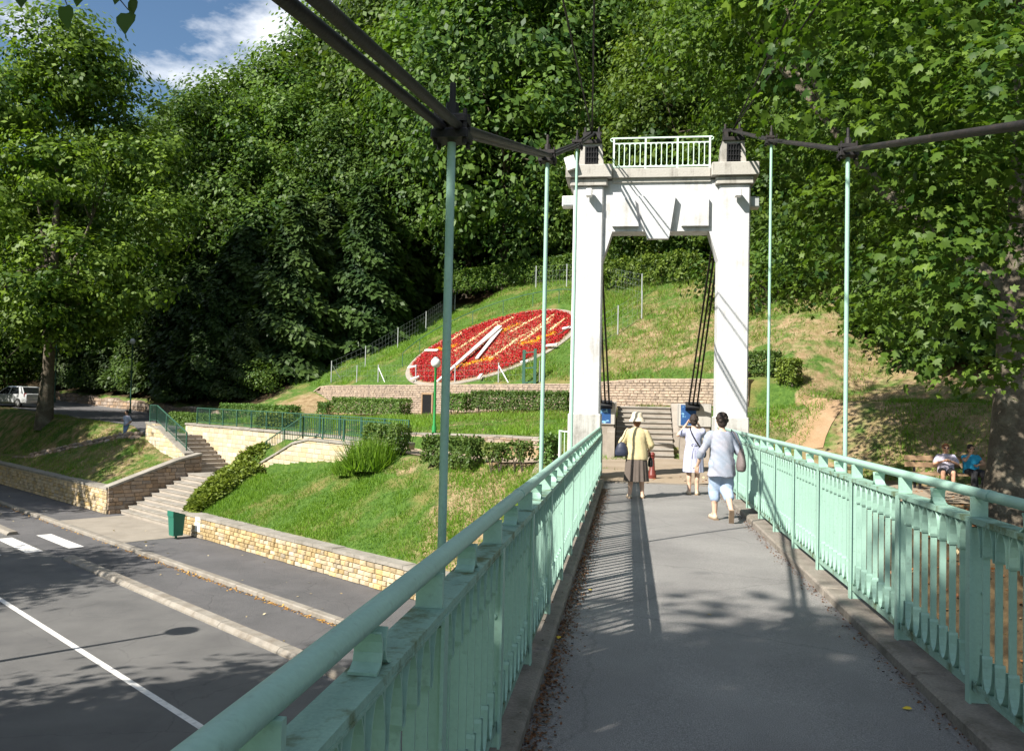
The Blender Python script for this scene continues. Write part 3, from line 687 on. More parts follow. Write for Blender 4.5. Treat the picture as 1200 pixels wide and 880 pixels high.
# ================================================================ cables and hangers
CX = {-1: -.95, 1: 2.28}
prof = [(-10.5,2.55),(-5.6,2.15),(-.7,2.35),(4.25,3.09),(9.2,4.42),(14.12,6.10),(18.9,7.80)]
for side in (-1, 1):
    x = CX[side]; lab = 'dark iron suspension cable pair over the railing on the road side' if side < 0 else 'dark iron suspension cable pair over the railing on the plane tree side'
    c = thing('suspension_cable', lab, 'cable', (x, 4.25, 3.09))
    for dx in (-.046, .046):
        pts = []
        for (ya, za), (yb_, zb_) in zip(prof[:-1], prof[1:]): pts.append((x+dx, ya, za))
        xs = -.95 if side < 0 else 2.25
        pts.append((xs+dx, 19.0, 7.86)); pts.append((xs+dx, 19.3, 8.0)); pts.append((xs+dx, 19.65, 7.84))
        obj('cable', MB().tube(pts, .025, 12), 'dark_iron', c, sm=50)
    for (ya, za) in prof[2:6]:
        k = MB().cbox(x-.10, x+.10, ya-.075, ya+.075, za-.07, za-.018, .01).cbox(x-.09, x+.09, ya-.065, ya+.065, za+.018, za+.06, .01)
        for dx in (-.078, .078):
            for dy in (-.045,.045): k.tube([(x+dx, ya+dy, za-.10),(x+dx, ya+dy, za+.085)], .012, 6)
        cl = obj('clamp', k, 'dark_iron', c)
        obj('spindle', MB().tube([(x, ya, za+.06),(x, ya, za+.13)], .035, 8).tube([(x, ya, za+.13),(x, ya, za+.24)], .017, 8), 'dark_iron', cl)
    # two thin guy wires from the saddle to the far tower
    ends = ((-1.08,-.62) if side < 0 else (2.37,2.75))
    for xe in ends:
        xs = -.95 if side < 0 else 2.25
        p0 = Vector((xs, 19.2, 7.95)); p1 = Vector((xe, 12.4, 7.72)); dlt = p1-p0
        g = obj('guy_wire', MB().tube([p0, p1, p1+dlt*1.2, p1+dlt*3.4], .017, 6), 'dark_iron')
        tag(g, ('thin dark guy wire running from the tower top on the road side' if side < 0 else 'thin dark guy wire running from the tower top on the plane tree side'), 'cable', 'guy wires from the tower')
labs = {(-1,1): 'green hanger rod passing in front of the green grass bank', (-1,2): 'pale hanger rod beside the end of the flower clock', (-1,3): 'pale hanger rod running just before the white tower pillar',
        (1,2): 'green hanger rod in front of the plane tree leaves', (1,3): 'pale hanger rod standing before the hedge and dirt track'}
for side in (-1, 1):
    for i, (ya, za) in enumerate(prof[2:6]):
        x = CX[side]
        if (side, i) not in labs: lab = 'green hanger rod near the middle of the footbridge span'; grp = 'hanger rods near the bridge middle'
        else: lab = labs[(side, i)]; grp = None
        h = thing('hanger', lab, 'hanger rod', (x, ya, -.5), grp)
        obj('rod', MB().tube([(x, ya, -.72),(x, ya, za-.08)], .023, 10), 'paint_green', h, sm=50)
        obj('lower_nut', MB().lathe([(.04,0),(.04,.05),(.03,.07)], (x, ya, -.55), 6), 'dark_iron', h)
# backstays to their anchor blocks
for side in (-1, 1):
    xs = -.95 if side < 0 else 2.25; xe = -.74 if side < 0 else 2.02
    lab = 'three black backstay cables beside the blue painted anchor nearest the stairs railing' if side < 0 else 'three black backstay cables running down behind the camera holding woman'
    s = thing('backstay', lab, 'cable', (xe, 26.9, 1.6))
    for k in (-1, 0, 1): obj('cable', MB().tube([(xs+k*.07, 19.62, 7.86),(xe+k*.13, 26.9, 1.62)], .028, 8), 'black_iron', s, sm=50)
    obj('anchor_shoe', MB().prism([(26.75,1.60),(27.35,1.35),(27.35,1.75),(26.85,1.78)], 0, xe-.22, xe+.22), 'black_iron', s)
for side, (x0, x1, z0, z1) in ((-1,(-1.02,-.42,-.2,1.72)), (1,(1.62,2.62,-.2,1.72))):
    lab = 'concrete anchor block with blue graffiti beside the flight of stone steps' if side < 0 else 'concrete anchor block with blue graffiti in the grass bank'
    a = thing('anchor_block', lab, 'anchor block', ((x0+x1)/2, 27.4, -.1))
    obj('block', MB().cbox(x0, x1, 27.0, 28.2, 1.0, z1, .02), 'tower_grey', a)
    obj('pier', MB().box(x0+.04, x1-.04, 27.06, 28.15, z0, 1.0), 'step_stone', a)
    gx = (x0-.0, x0+.46) if side < 0 else (x0+.02, x0+.52)
    obj('graffiti', MB().box(gx[0]+.02, gx[1], 26.994, 26.999, 1.03, 1.68), 'graffiti', a)
# ================================================================ walls of single stones
def pillow(seed):
    r = random.Random(seed); b = .16
    j = lambda: r.uniform(-.05,.05)
    back = [(-.5,0,-.5),(.5,0,-.5),(.5,0,.5),(-.5,0,.5)]
    mid = [(x*(1+j()*.3), -.55+j(), z*(1+j()*.3)) for x,_,z in back]
    fr = [(x*(.78+j()), -1+j()*2, z*(.74+j())) for x,_,z in back]
    mb = MB().add(back+mid+fr, [(0,1,5,4),(1,2,6,5),(2,3,7,6),(3,0,4,7),(4,5,9,8),(5,6,10,9),(6,7,11,10),(7,4,8,11),(8,9,10,11)])
    return mb
PIL = [pillow(i) for i in range(6)]
def pil_mesh(mname):
    out = []
    for p in PIL:
        me = p.mesh('stone'); me.materials.append(MATS[mname]); out.append(me)
    return out
PMESH = {}
def stone_face(parent, A, B, zlo, zhi, ztop, mname, sl, sh, proud=.035, keep=None, limit=300, ncover=None, rs=1, regular=False):
    """stones on the face from A to B (x,y), outward normal to the right of A->B; zlo/zhi functions of distance"""
    if mname not in PMESH: PMESH[mname] = pil_mesh(mname)
    r = random.Random(rs)
    A = Vector((A[0],A[1],0)); B = Vector((B[0],B[1],0)); d = (B-A); Ln = d.length; d.normalize(); n = Vector((d.y,-d.x,0))
    ang = math.atan2(d.y, d.x); S = []
    z = min(zlo(s) for s in np.linspace(0,Ln,12)); zmax = max(zhi(s) for s in np.linspace(0,Ln,12)); row = 0
    while z < zmax-.03:
        h = sh*r.uniform(.88,1.12); s = -r.uniform(0,sl)
        while s < Ln:
            l = sl*r.uniform(.6,1.4) if not regular else sl*r.uniform(.85,1.15)
            a, b = max(s,0), min(s+l, Ln); m = (a+b)/2
            if b-a > .06:
                z0 = max(z, zlo(m)-.06); z1 = min(z+h, zhi(m)-.005)
                if z1-z0 > .035: S.append((m, (z0+z1)/2, b-a-.014, z1-z0-.013))
            s += l
        z += h
    if keep: S = [q for q in S if keep(q)]
    cam2 = Vector((0,0,0))
    S.sort(key=lambda q: -q[2]*q[3]/((A+d*q[0]).length**2))
    big, rest = S[:limit], S[limit:]
    for q in big:
        p = A+d*q[0]
        inst('stone', r.choice(PMESH[mname]), parent, (p.x, p.y, q[1]+r.uniform(-.004,.004)), (0,0,ang), (q[2], proud*r.uniform(.7,1.35), q[3]))
    if rest:
        mb = MB()
        for q in rest:
            p = A+d*q[0]; t_ = r.choice(PIL); pr = proud*r.uniform(.7,1.3)
            mb.add([(p.x+d.x*x*q[2]-n.x*y*pr, p.y+d.y*x*q[2]-n.y*y*pr, q[1]+zz*q[3]) for x,y,zz in t_.v], t_.f)
        stuff(obj('stonework', mb, mname, parent))
def wallcore(A, B, thick, zlo, zhi, n=24):
    """solid behind the face A->B, thickness to the left"""
    A = Vector((A[0],A[1],0)); B = Vector((B[0],B[1],0)); d = B-A; Ln = d.length; d.normalize(); nn = Vector((-d.y,d.x,0))
    mb = MB(); rings = []
    for k in range(n+1):
        s = Ln*k/n; p = A+d*s; q = p+nn*thick; lo, hi = zlo(s), zhi(s)
        rings.append([(p.x,p.y,lo),(p.x,p.y,hi),(q.x,q.y,hi),(q.x,q.y,lo)])
    return mb.loft(rings)
def copings(parent, A, B, over, thick, zt_, h, m, step=1.0, gap=.012, name='coping_stone'):
    A = Vector((A[0],A[1],0)); B = Vector((B[0],B[1],0)); d = B-A; Ln = d.length; d.normalize(); n = Vector((d.y,-d.x,0))
    s = 0
    while s < Ln-.05:
        e = min(s+step*rnd.uniform(.85,1.15), Ln)
        a, b = A+d*(s+gap/2), A+d*(e-gap/2); za, zb = zt_(s), zt_(e); j = rnd.uniform(-.006,.006)
        o1, o2 = n*over, -n*(thick+over)
        P = [a+o1, b+o1, b+o2, a+o2]; zz = [za, zb, zb, za]
        mb = MB().hexa([(p.x,p.y,z+j) for p, z in zip(P,zz)]+[(p.x,p.y,z+h+j) for p, z in zip(P,zz)])
        obj(name, mb, m, parent); s = e
def uvxy(u, v): return W3(u, v)[:2]
def const(z): return lambda s: z
# lower retaining wall by the pavement (bridge to stairs)
A, B = uvxy(30.5, 13.80), uvxy(9.5, 13.80)
t = thing('retaining_wall', 'low yellow stone retaining wall below the green grass slope, bin at its end', 'wall', W3(22,13.9,RZ))
obj('wall_core', wallcore(A, B, .40, const(RZ-.1), const(-2.80)), 'mortar', t)
stone_face(t, A, B, const(RZ+.10), const(-2.80), None, 'stone_yellow', .27, .145, .065, rs=4)
copings(t, A, B, .07, .40, const(-2.80), .10, 'coping', 1.1)
obj('end_face', MB().hexa([W3(30.50,13.80,RZ),W3(30.56,13.80,RZ),W3(30.56,14.2,RZ),W3(30.50,14.2,RZ),W3(30.50,13.80,-2.8),W3(30.56,13.80,-2.8),W3(30.56,14.2,-2.8),W3(30.50,14.2,-2.8)]), 'mortar', t)
# white plate on it
p = pv(232, 614, 13.74); s = thing('notice_plate', 'plain white notice plate on the yellow wall beside the green bin', 'sign', W3(uvz(p)[0], 13.72, p[2]))
u_, _, z_ = uvz(p); b = MB(); uvbox(b, u_-.19, u_+.19, 13.72, 13.742, z_-.27, z_+.25); obj('plate', b, 'sign_white', s)
b = MB(); uvbox(b, u_-.21, u_+.21, 13.743, 13.75, z_-.29, z_+.27); obj('back_frame', b, 'galvanised', s)
# left retaining wall
A, B = uvxy(75, 13.22), uvxy(36.95, 13.45)
t = thing('retaining_wall', 'yellow stone retaining wall with grey coping ending in a corner pier', 'wall', W3(45,13.3,RZ))
obj('wall_core', wallcore(A, B, .40, const(RZ-.1), const(-2.46)), 'mortar', t)
stone_face(t, A, B, const(RZ+.10), const(-2.46), None, 'stone_yellow', .29, .15, .065, rs=5)
copings(t, A, B, .07, .40, const(-2.46), .10, 'coping', 1.3)
# ---------------------------------------------------------------- stairs
S0 = -3.5
t = thing('staircase', 'broad stone staircase climbing from the pavement beside the juniper', 'stairs', W3(34.5,15.5,S0))
def u_right(v): return 30.75+(v-14)*1.05
for k in range(10):
    v0 = 14.0+.32*k; v1 = v0+.36 if k < 9 else 19.0; z = S0+.16*(k+1)
    b = MB(); zb = z-.34
    q = [(37.0,v0),(u_right(v0),v0),(u_right(v1) if k < 9 else 35.6,v1),(37.0,v1)]
    b.hexa([W3(a,c,zb) for a,c in q]+[W3(a,c,z-.045) for a,c in q]); st = obj('step', b, 'step_stone', t)
    q = [(a, c-.03 if i < 2 else c-.034 if k < 9 else c) for i, (a, c) in enumerate(q)]
    b = MB().hexa([W3(a,c,z-.045) for a,c in q]+[W3(a,c,z) for a,c in q]); obj('tread', b, 'coping', t)
for k in range(9):
    u0 = 37.0+.41*k; z = -1.9+.172*(k+1); u1 = u0+.44 if k < 8 else 42.5
    b = MB(); uvbox(b, u0, u1, 17.35, 19.08, z-.34, z-.004); obj('step', b, 'step_stone', t)
    b = MB(); uvbox(b, u0-.02, u0+.3 if k < 8 else u0+.4, 17.36, 19.07, z-.045, z); obj('tread', b, 'step_stone', t)
# wall on the left of the lower flight (face towards the stairs), sloping coping
t = thing('stair_wall', 'brown stone stair wall with sloping grey coping and end pier', 'wall', W3(37.2,15.5,S0))
A, B = uvxy(36.95, 17.55), uvxy(36.95, 13.45)      # face looks towards -u
zc = lambda s: -1.12 if s < .35 else -1.12-(s-.35)*(1.30/3.75)
obj('wall_core', wallcore(uvxy(37.40,17.55), uvxy(37.40,13.45), .45, const(S0-.3), zc), 'mortar_brown', t)
stone_face(t, uvxy(36.95,13.45), uvxy(36.95,17.55), lambda s: S0+max(0,s-.55)*.5, lambda s: zc(4.1-s), None, 'stone_brown', .36, .17, .04, rs=6)
copings(t, uvxy(36.95,13.45), uvxy(36.95,17.55), .07, .45, lambda s: zc(4.1-s), .10, 'coping', 1.37)
# wall on the left of the upper flight: pale stone facing the road
t = thing('stair_wall', 'pale stone stair wall under the sloping green railing', 'wall', W3(39.5,17.2,-1))
A, B = uvxy(42.0, 17.0), uvxy(37.42, 17.0)
zc2 = lambda s: .18 if s < .9 else .18-(s-.9)*(1.30/3.68)
obj('wall_core', wallcore(A, B, .34, const(-2.6), zc2), 'mortar_pale', t)
stone_face(t, A, B, const(-1.6), zc2, None, 'stone_pale', .45, .19, .02, rs=7, regular=True)
copings(t, A, B, .06, .34, zc2, .09, 'coping', 1.5)
# wall A: along the upper terrace
AA, AB = uvxy(42.2, 19.12), uvxy(24.0, 19.25); LA = 18.2
za = lambda s: lerp(s, [0,10,18.2], [.10,.06,-.02])
t = thing('terrace_wall', 'long pale stone terrace wall carrying the long green railing', 'wall', W3(33,19.2,-1))
obj('wall_core', wallcore(AA, AB, .4, const(-2.4), za), 'mortar_pale', t)
stone_face(t, AA, AB, lambda s: max(-2.05, min(-.3, -2.05+max(0,s-5.2)*.4 if s > 5.2 else -.35-.42*s)), za, None, 'stone_pale', .48, .20, .014, rs=8, regular=True)
copings(t, AA, AB, .06, .4, za, .09, 'coping', 1.4)
# wall B: in front of the path, with a sloping stair part
BA, BB = uvxy(33.0, 18.2), uvxy(23.6, 18.2); LB = 9.4
zb_ = lambda s: lerp(s, [0,.6,3.4,9.4], [-1.35,-1.15,-.05,-.14])
t = thing('terrace_wall', 'pale stone wall under the stepped-down railing above the grass slope', 'wall', W3(28,18.2,-1))
obj('wall_core', wallcore(BA, BB, .3, const(-2.3), zb_), 'mortar_pale', t)
stone_face(t, BA, BB, lambda s: lerp(s,[0,3,9],[-2.0,-1.7,-.7]), zb_, None, 'stone_pale', .48, .20, .014, rs=9, regular=True)
copings(t, BA, BB, .06, .3, zb_, .085, 'coping', 1.4)
# low wall behind the hedge row
A, B = uvxy(26.6, 19.8), uvxy(17.6, 19.8)
t = thing('low_wall', 'low rough stone wall behind the clipped hedge row', 'wall', W3(20,19.8,-.2))
zl = lambda s: lerp(s, [0,6,12.8], [.30,.45,.52])
obj('wall_core', wallcore(A, B, .35, const(-.6), zl), 'mortar_brown', t)
stone_face(t, A, B, const(-.3), zl, None, 'stone_brown', .4, .14, .04, rs=10)
copings(t, A, B, .03, .35, zl, .06, 'coping', .8)
# old stone wall under the flower clock
A, B = uvxy(52, 29.0), uvxy(15.6, 29.0)
zs = lambda s: lerp(s, [0,6.6,7.0,27.8,31.5,36.4], [1.66,1.92,2.36,2.48,2.70,2.66])
mat('stone_old', (.40,.31,.235), .95, .28, 3., 18., .02, (.23,.185,.15), .45, 5.)
t = thing('stone_wall', 'long old brown rubble wall below the flower clock', 'wall', W3(34,29,1))
obj('wall_core', wallcore(A, B, .5, const(.2), zs, 60), 'mortar_brown', t)
stone_face(t, A, B, lambda s: lerp(s,[0,20,36],[.3,.7,1.4]), zs, None, 'stone_old', .34, .12, .05, rs=11, limit=300)
copings(t, A, B, .04, .5, zs, .07, 'stone_old', .9)
# dark doorway in it
b = MB(); uvbox(b, 34.08, 34.86, 28.90, 28.96, .5, 1.95); o = obj('doorway', b, 'black_iron', t)
for u0, u1, z0, z1 in ((34.0,34.10,.5,1.98),(34.86,34.95,.5,1.98),(34.0,34.95,1.95,2.05)):
    b = MB(); uvbox(b, u0, u1, 28.86, 28.95, z0, z1); obj('door_frame', b, 'wood_bench', t)
# rough wall at the back of the car terrace
A, B = uvxy(95, 25.3), uvxy(47.5, 25.3)
zbk = lambda s: terr(95-s)+.85+.1*math.sin(s*1.3)
t = thing('rubble_wall', 'dark rubble wall at the foot of the wood behind the parked car', 'wall', W3(65,25.3,.2))
obj('wall_core', wallcore(A, B, .5, lambda s: terr(95-s)-.4, zbk, 60), 'mortar_brown', t)
stone_face(t, A, B, lambda s: terr(95-s)-.05, zbk, None, 'stone_brown', .55, .26, .09, rs=12, limit=290)
# boulder edging of the ramp
t = thing('stone_edging', 'row of rough boulders edging the grassy ramp path', 'edging', W3(46,16.5,-1.5))
if 'stone_brown' not in PMESH: PMESH['stone_brown'] = pil_mesh('stone_brown')
rb = random.Random(5)
def boulder(seed):
    r = random.Random(seed); mb = MB().ell((0,0,0),(.5,.5,.5),7,5)
    mb.v = [(x*(1+r.uniform(-.22,.22)), y*(1+r.uniform(-.2,.2)), z*(1+r.uniform(-.25,.25))) for x,y,z in mb.v]
    me = mb.mesh('boulder'); me.materials.append(MATS['stone_brown']); return me
BO = [boulder(i) for i in range(5)]
u = 42.6
while u < 54:
    vr, zr = ramp_line(u)
    for row in range(2 if u < 52 else 1):
        p = W3(u+row*.12, vr-.62+row*.16, zr-.06+row*.17)
        inst('boulder', rb.choice(BO), t, p, (rb.uniform(-.3,.3), rb.uniform(-.3,.3), math.atan2(U2[1],U2[0])+rb.uniform(-.5,.2)), (rb.uniform(.3,.5), rb.uniform(.26,.36), rb.uniform(.2,.28)))
    u += rb.uniform(.30,.46)
# ---------------------------------------------------------------- surfaces laid on the ground
def sheet(name, f, na, nb, m, dz=.035):
    vs = []; fs = []
    for i in range(na+1):
        for j in range(nb+1):
            u, v = f(i/na, j/nb); vs.append(W3(u, v, zg(u, v)+dz))
    for i in range(na):
        for j in range(nb): fs.append((i*(nb+1)+j, (i+1)*(nb+1)+j, (i+1)*(nb+1)+j+1, i*(nb+1)+j+1)[::-1])
    return struct(obj(name, MB().add(vs, fs), m, sm=50))
sheet('terrace_road', lambda a, b: (42.2+a*48, lerp(42.2+a*48,[42,46,50,60,90],[19.2,18.6,19.4,18.6,18.4])*(1-b)+25.25*b), 60, 14, 'asphalt_walk')
sheet('hedge_path', lambda a, b: (12.6+a*12.4, 17.95+b*1.8), 40, 8, 'earth_path')
def xyuv(x, y): return (x*U2[0]+y*U2[1], x*V2[0]+y*V2[1])
sheet('landing', lambda a, b: xyuv(-2.6+6.6*a, 18.6+8.35*b), 26, 34, 'earth_path', .04)
sheet('bench_path', lambda a, b: xyuv(4.0+b*9., lerp(b,[0,1],[21.0,19.6])+a*lerp(b,[0,1],[4.4,4.6])), 18, 30, 'earth_path')
def march(x, y, d0=15., d1=140.):
    d = ray(x, y); d = d/np.linalg.norm(d); s = np.arange(d0, d1, .1); P = CP[None]+d[None]*s[:,None]
    uu_ = P[:,:2]@U2; v_ = P[:,:2]@V2; zz = zgv(uu_, v_)
    k = np.argmax(P[:,2] < zz); return P[k]
pl = [(962,470),(968,485),(958,500),(948,515),(940,528)]; cen = []
for i, (x, y) in enumerate(pl): cen.append(uvz(march(x, y)))
wid = [.75,.6,.55,.65,.8]
def dp(a, b):
    k = a*(len(cen)-1); return (lerp(k, range(5), [c[0] for c in cen])+(b-.5)*2*lerp(k, range(5), wid)*.8, lerp(k, range(5), [c[1] for c in cen])-(b-.5)*2*lerp(k, range(5), wid)*.2)
sheet('dirt_track', dp, 20, 6, 'dirt', .04)
# steps behind the tower
t = thing('stone_steps', 'narrow worn stone steps rising behind the tower opening', 'stairs', (.54, 27, -.1))
for k in range(10):
    y0 = 27.0+.31*k; z = -.09+.168*(k+1)
    obj('step', MB().box(-.39, 1.47, y0+.03, y0+.36 if k < 9 else y0+1.6, z-.30, z-.05), 'step_stone', t)
    obj('tread', MB().cbox(-.40, 1.48, y0-.015, y0+.345 if k < 9 else y0+1.6, z-.05, z, .010), 'coping', t)
obj('side_wall', MB().prism([(26.7,-.2),(30.4,-.2),(30.4,1.75),(29.6,1.75),(26.7,.75)], 0, -.66, -.42), 'step_stone', t)
obj('side_wall', MB().prism([(28.0,-.2),(30.4,-.2),(30.4,1.72),(29.9,1.72),(28.0,.75)], 0, 1.50, 1.74), 'step_stone', t)
# ---------------------------------------------------------------- railings of the terraces
def fence(name, label, pts, h, mname, bar_step=.13, post_step=1.5, bars=True, post_w=.05, gapz=.09, mesh_panel=False):
    """pts: world polyline of the foot"""
    base = pts[0]; t = thing(name, label, 'railing', tuple(base))
    bme = MB().box(-.008,.008,-.008,.008, gapz, h-.02).mesh('bar'); bme.materials.append(MATS[mname])
    pme = MB().box(-post_w/2,post_w/2,-post_w/2,post_w/2, -.05, h+.02).mesh('post'); pme.materials.append(MATS[mname])
    for a, b in zip(pts[:-1], pts[1:]):
        a, b = Vector(a), Vector(b); d = b-a; Ln = d.length
        obj('rail', MB().bar(a+Vector((0,0,h)), b+Vector((0,0,h)), .05, .03), mname, t)
        obj('rail', MB().bar(a+Vector((0,0,gapz)), b+Vector((0,0,gapz)), .03, .02), mname, t)
        npst = max(1, round(Ln/post_step)); ang = math.atan2(d.y, d.x)
        for k in range(npst+1): inst('post', pme, t, a+d*(k/npst), (0,0,ang))
        if bars:
            nb = int(Ln/bar_step)
            for k in range(1, nb): inst('bar', bme, t, a+d*(k/nb), (0,0,ang))
    return t
def uvpt(u, v, z): return W3(u, v, z)
fence('terrace_railing', 'long dark green railing on the pale terrace wall coping', [uvpt(41.3,19.3,.19), uvpt(33,19.35,.16), uvpt(24.2,19.42,.08)], .80, 'paint_fence', .125, 1.5)
fence('terrace_railing', 'dark green railing bending down with the sloping coping above the grass', [uvpt(32.6,18.35,-1.12), uvpt(29.7,18.35,.03), uvpt(23.9,18.35,-.05)], .85, 'paint_fence', .14, 1.45)
fence('stair_railing', 'green railing sloping down the coping of the pale stair wall', [uvpt(41.9,17.15,.28), uvpt(41.1,17.15,.28), uvpt(37.7,17.15,-.92)], .82, 'paint_fence', .11, 1.4)
p = py_(656, 530, 20.6)
fence('landing_railing', 'short mint railing against the tower pillar by the hedge', [(p[0], 20.6, zxy(p[0],20.6)), (-1.42, 20.3, zxy(-1.42,20.3))], 1.05, 'paint_mint', .13, .6)
# ---------------------------------------------------------------- flower clock
CU, CV, CR = 34.45, 33.6, 5.3
def hp(u, v): return zg(u, v)
SL = .57; ns_ = math.sqrt(1+SL*SL)
nrm_h = np.array([-V2[0]*SL, -V2[1]*SL, 1])/ns_
e1 = np.array([U2[0], U2[1], 0]); e2 = np.array([V2[0], V2[1], SL])/ns_
cz = float(hill(np.array([CV]), 29.1, 2.3)[0])
CC = np.array(W3(CU, CV, cz))
def onclock(x, y, lift=.15):
    P0 = CC+nrm_h*lift; d = ray(x, y); t_ = ((P0-CP)@nrm_h)/(d@nrm_h); return CP+d*t_
EK = .90
def cl(a, b, h): return CC+e1*a+e2*b+nrm_h*h
t = thing('flower_clock', 'giant round floral clock of red flowers with white hands', 'flower clock', tuple(CC))
bed = MB(); NN = 64
ringv = [[tuple(cl(r*math.cos(k*2*math.pi/NN), EK*r*math.sin(k*2*math.pi/NN), h)) for k in range(NN)] for r, h in ((CR,-.35),(CR,.10),(CR*.5,.16),(.05,.18))]
obj('soil_bed', bed.loft(ringv), 'dirt', t)
ed = MB(); ringv = [[tuple(cl(r*math.cos(k*2*math.pi/NN), EK*r*math.sin(k*2*math.pi/NN), h)) for k in range(NN)] for r, h in ((CR+.30,-.35),(CR+.30,.07),(CR+.01,.09),(CR+.01,-.35))]
obj('edging_ring', ed.loft(ringv, False), 'paving_pale', t)
zx = lambda cx, cy: (420+cx*.2333, 340+cy*.2333)
lines = [[(480,310),(560,262),(640,205),(700,163)], [(455,265),(515,220)], [(690,190),(780,137)], [(770,212),(850,165),(925,125)], [(665,345),(800,250),(900,190),(980,127)], [(820,262),(900,205),(970,152)], [(960,207),(1040,145)]]
yell = [[(385,300),(440,295),(480,285)], [(495,385),(560,372),(620,355),(665,350)], [(715,215),(760,190),(800,178)], [(820,270),(880,262),(940,235),(975,220)]]
def plocal(px):
    q = onclock(*zx(*px))-CC; return np.array([q@e1, q@e2])
cream = [[plocal(p) for p in l] for l in lines]; yel = [[plocal(p) for p in l] for l in yell]
def segdist(P, poly):
    dmin = np.full(len(P), 9.)
    for a, b in zip(poly[:-1], poly[1:]):
        d = b-a; tt = np.clip(((P-a)@d)/(d@d), 0, 1); dmin = np.minimum(dmin, np.linalg.norm(P-a-tt[:,None]*d, axis=1))
    return dmin
NF = 60000
rr = CR*.985*np.sqrt(rng.uniform(0,1,NF)); aa = rng.uniform(0,2*math.pi,NF); P2 = np.stack([rr*np.cos(aa), EK*rr*np.sin(aa)], 1)
dc = np.min([segdist(P2, l) for l in cream], 0); dy = np.min([segdist(P2, l) for l in yel], 0)
wob = rng.normal(size=NF)*.05
isc = dc+wob*.6 < .10; isy = (~isc) & (dy+wob*2.5 < .17); isr = ~(isc | isy)
gap = rng.uniform(size=NF) < .04
pos = CC+P2[:,:1]*e1+P2[:,1:]*e2+nrm_h*(rng.uniform(.10,.24,NF)[:,None])
nr = nrm_h*1.2+rng.normal(size=(NF,3))*.5
for nm, mk_, mm_ in (('red_flowers', isr & ~gap, 'flower_red'), ('yellow_flowers', isy, 'flower_yellow'), ('cream_flowers', isc, 'flower_cream'), ('foliage', isr & gap, 'leaf_hedge')):
    k = int(mk_.sum()); me = leaves_mesh(nm, pos[mk_]-CC, nr[mk_], rng.uniform(.055,.125,k), rng.uniform(0,1,k)**1.3, 'kite', mm_, rng, 0)
    stuff(link(bpy.data.objects.new(nm, me), t))
def clockbar(name, a, b, w0, w1, h0, h1, parent=t):
    a, b = plocal_px(a), plocal_px(b); d = b-a; d = d/np.linalg.norm(d); q = np.array([-d[1], d[0]])
    P = [cl(*(a-q*w0), h0), cl(*(a+q*w0), h0), cl(*(b+q*w1), h0), cl(*(b-q*w1), h0), cl(*(a-q*w0), h1), cl(*(a+q*w0), h1), cl(*(b+q*w1), h1), cl(*(b-q*w1), h1)]
    mb = MB().hexa([tuple(p) for p in P]); me = mb.mesh(name, CC); bm = bmesh.new(); bm.from_mesh(me); bmesh.ops.recalc_face_normals(bm, faces=bm.faces); bm.to_mesh(me); bm.free()
    me.materials.append(MATS['clock_white']); return link(bpy.data.objects.new(name, me), parent)
def plocal_px(px):
    q = onclock(*px, .3)-CC; return np.array([q@e1, q@e2])
clockbar('minute_hand', (586,385), (513,450), .21, .07, .40, .47)
clockbar('hour_hand', (586,386), (559,420), .17, .10, .28, .34)
hb = plocal_px((585,386)); obj('hub', MB().tube([tuple(cl(hb[0],hb[1],0)), tuple(cl(hb[0],hb[1],.5))], .15, 12), 'clock_white', t)
for a, b in [((498,410),(513,410)),((478,430),(488,428.5)),((481,444),(491,440.5)),((640,404.5),(653,403)),((659,384.5),(670,382.5)),((561,442.5),(564,438)),((610,424),(619,422))]:
    clockbar('hour_mark', a, b, .075, .075, .24, .31)
# hoop rail round the upper side of the clock
t = thing('hoop_rail', 'thin dark hoop rail curving round the upper side of the flower clock', 'railing', tuple(cl(-5.6,0,0)))
pts = []
for k in range(33):
    a = R(205)-R(215)*k/32; r = 6.0
    b_ = cl(r*math.cos(math.pi-a), r*math.sin(math.pi-a), 0); u_, v_, _ = uvz(b_); 
    pts.append((b_[0], b_[1], zg(u_, max(v_, 29.6))+.85))
obj('rail', MB().tube(pts, .022, 6), 'paint_fence', t)
for k in range(0, 33, 3): obj('post', MB().tube([(pts[k][0], pts[k][1], pts[k][2]-.95), pts[k]], .02, 6), 'paint_fence', t)
# hillside wire fences
def wirefence(label, pix, hh, wires=5, brace=(), mname='galvanised', grp=None):
    base = [march(x, y) for x, y in pix]
    t = thing('wire_fence', label, 'fence', tuple(base[0]), grp)
    for i, p in enumerate(base):
        obj('post', MB().tube([(p[0],p[1],p[2]-.2),(p[0],p[1],p[2]+hh)], .035, 6), mname, t)
        if i in brace:
            q = base[i+1 if i+1 < len(base) else i-1]; d = (q-p)/np.linalg.norm(q-p)*.75
            obj('brace', MB().tube([(p[0],p[1],p[2]+hh*.85),(p[0]+d[0],p[1]+d[1],p[2]+d[2]-.05)], .028, 6), mname, t)
    for a, b in zip(base[:-1], base[1:]):
        w_ = MB()
        for k in range(wires):
            z = .1+(hh-.15)*k/(wires-1); w_.tube([(a[0],a[1],a[2]+z),(b[0],b[1],b[2]+z)], .0035, 4)
        n_ = int(np.linalg.norm(b-a)/.35)
        for k in range(1, n_):
            q = a+(b-a)*k/n_; w_.tube([(q[0],q[1],q[2]+.1),(q[0],q[1],q[2]+hh-.05)], .0025, 3)
        obj('wire_mesh', w_, 'wire', t)
    return t
wirefence('galvanised wire fence climbing the grass beside the flower clock', [(388,449),(428,431),(466,408),(499,388),(533,363)], 1.45, brace=(0,))
wirefence('low galvanised wire fence along the wall below the flower clock', [(388,448),(418,448),(443,448),(487,449),(533,449.5),(584,449),(632,448)], 1.05, brace=(2,5), wires=4)
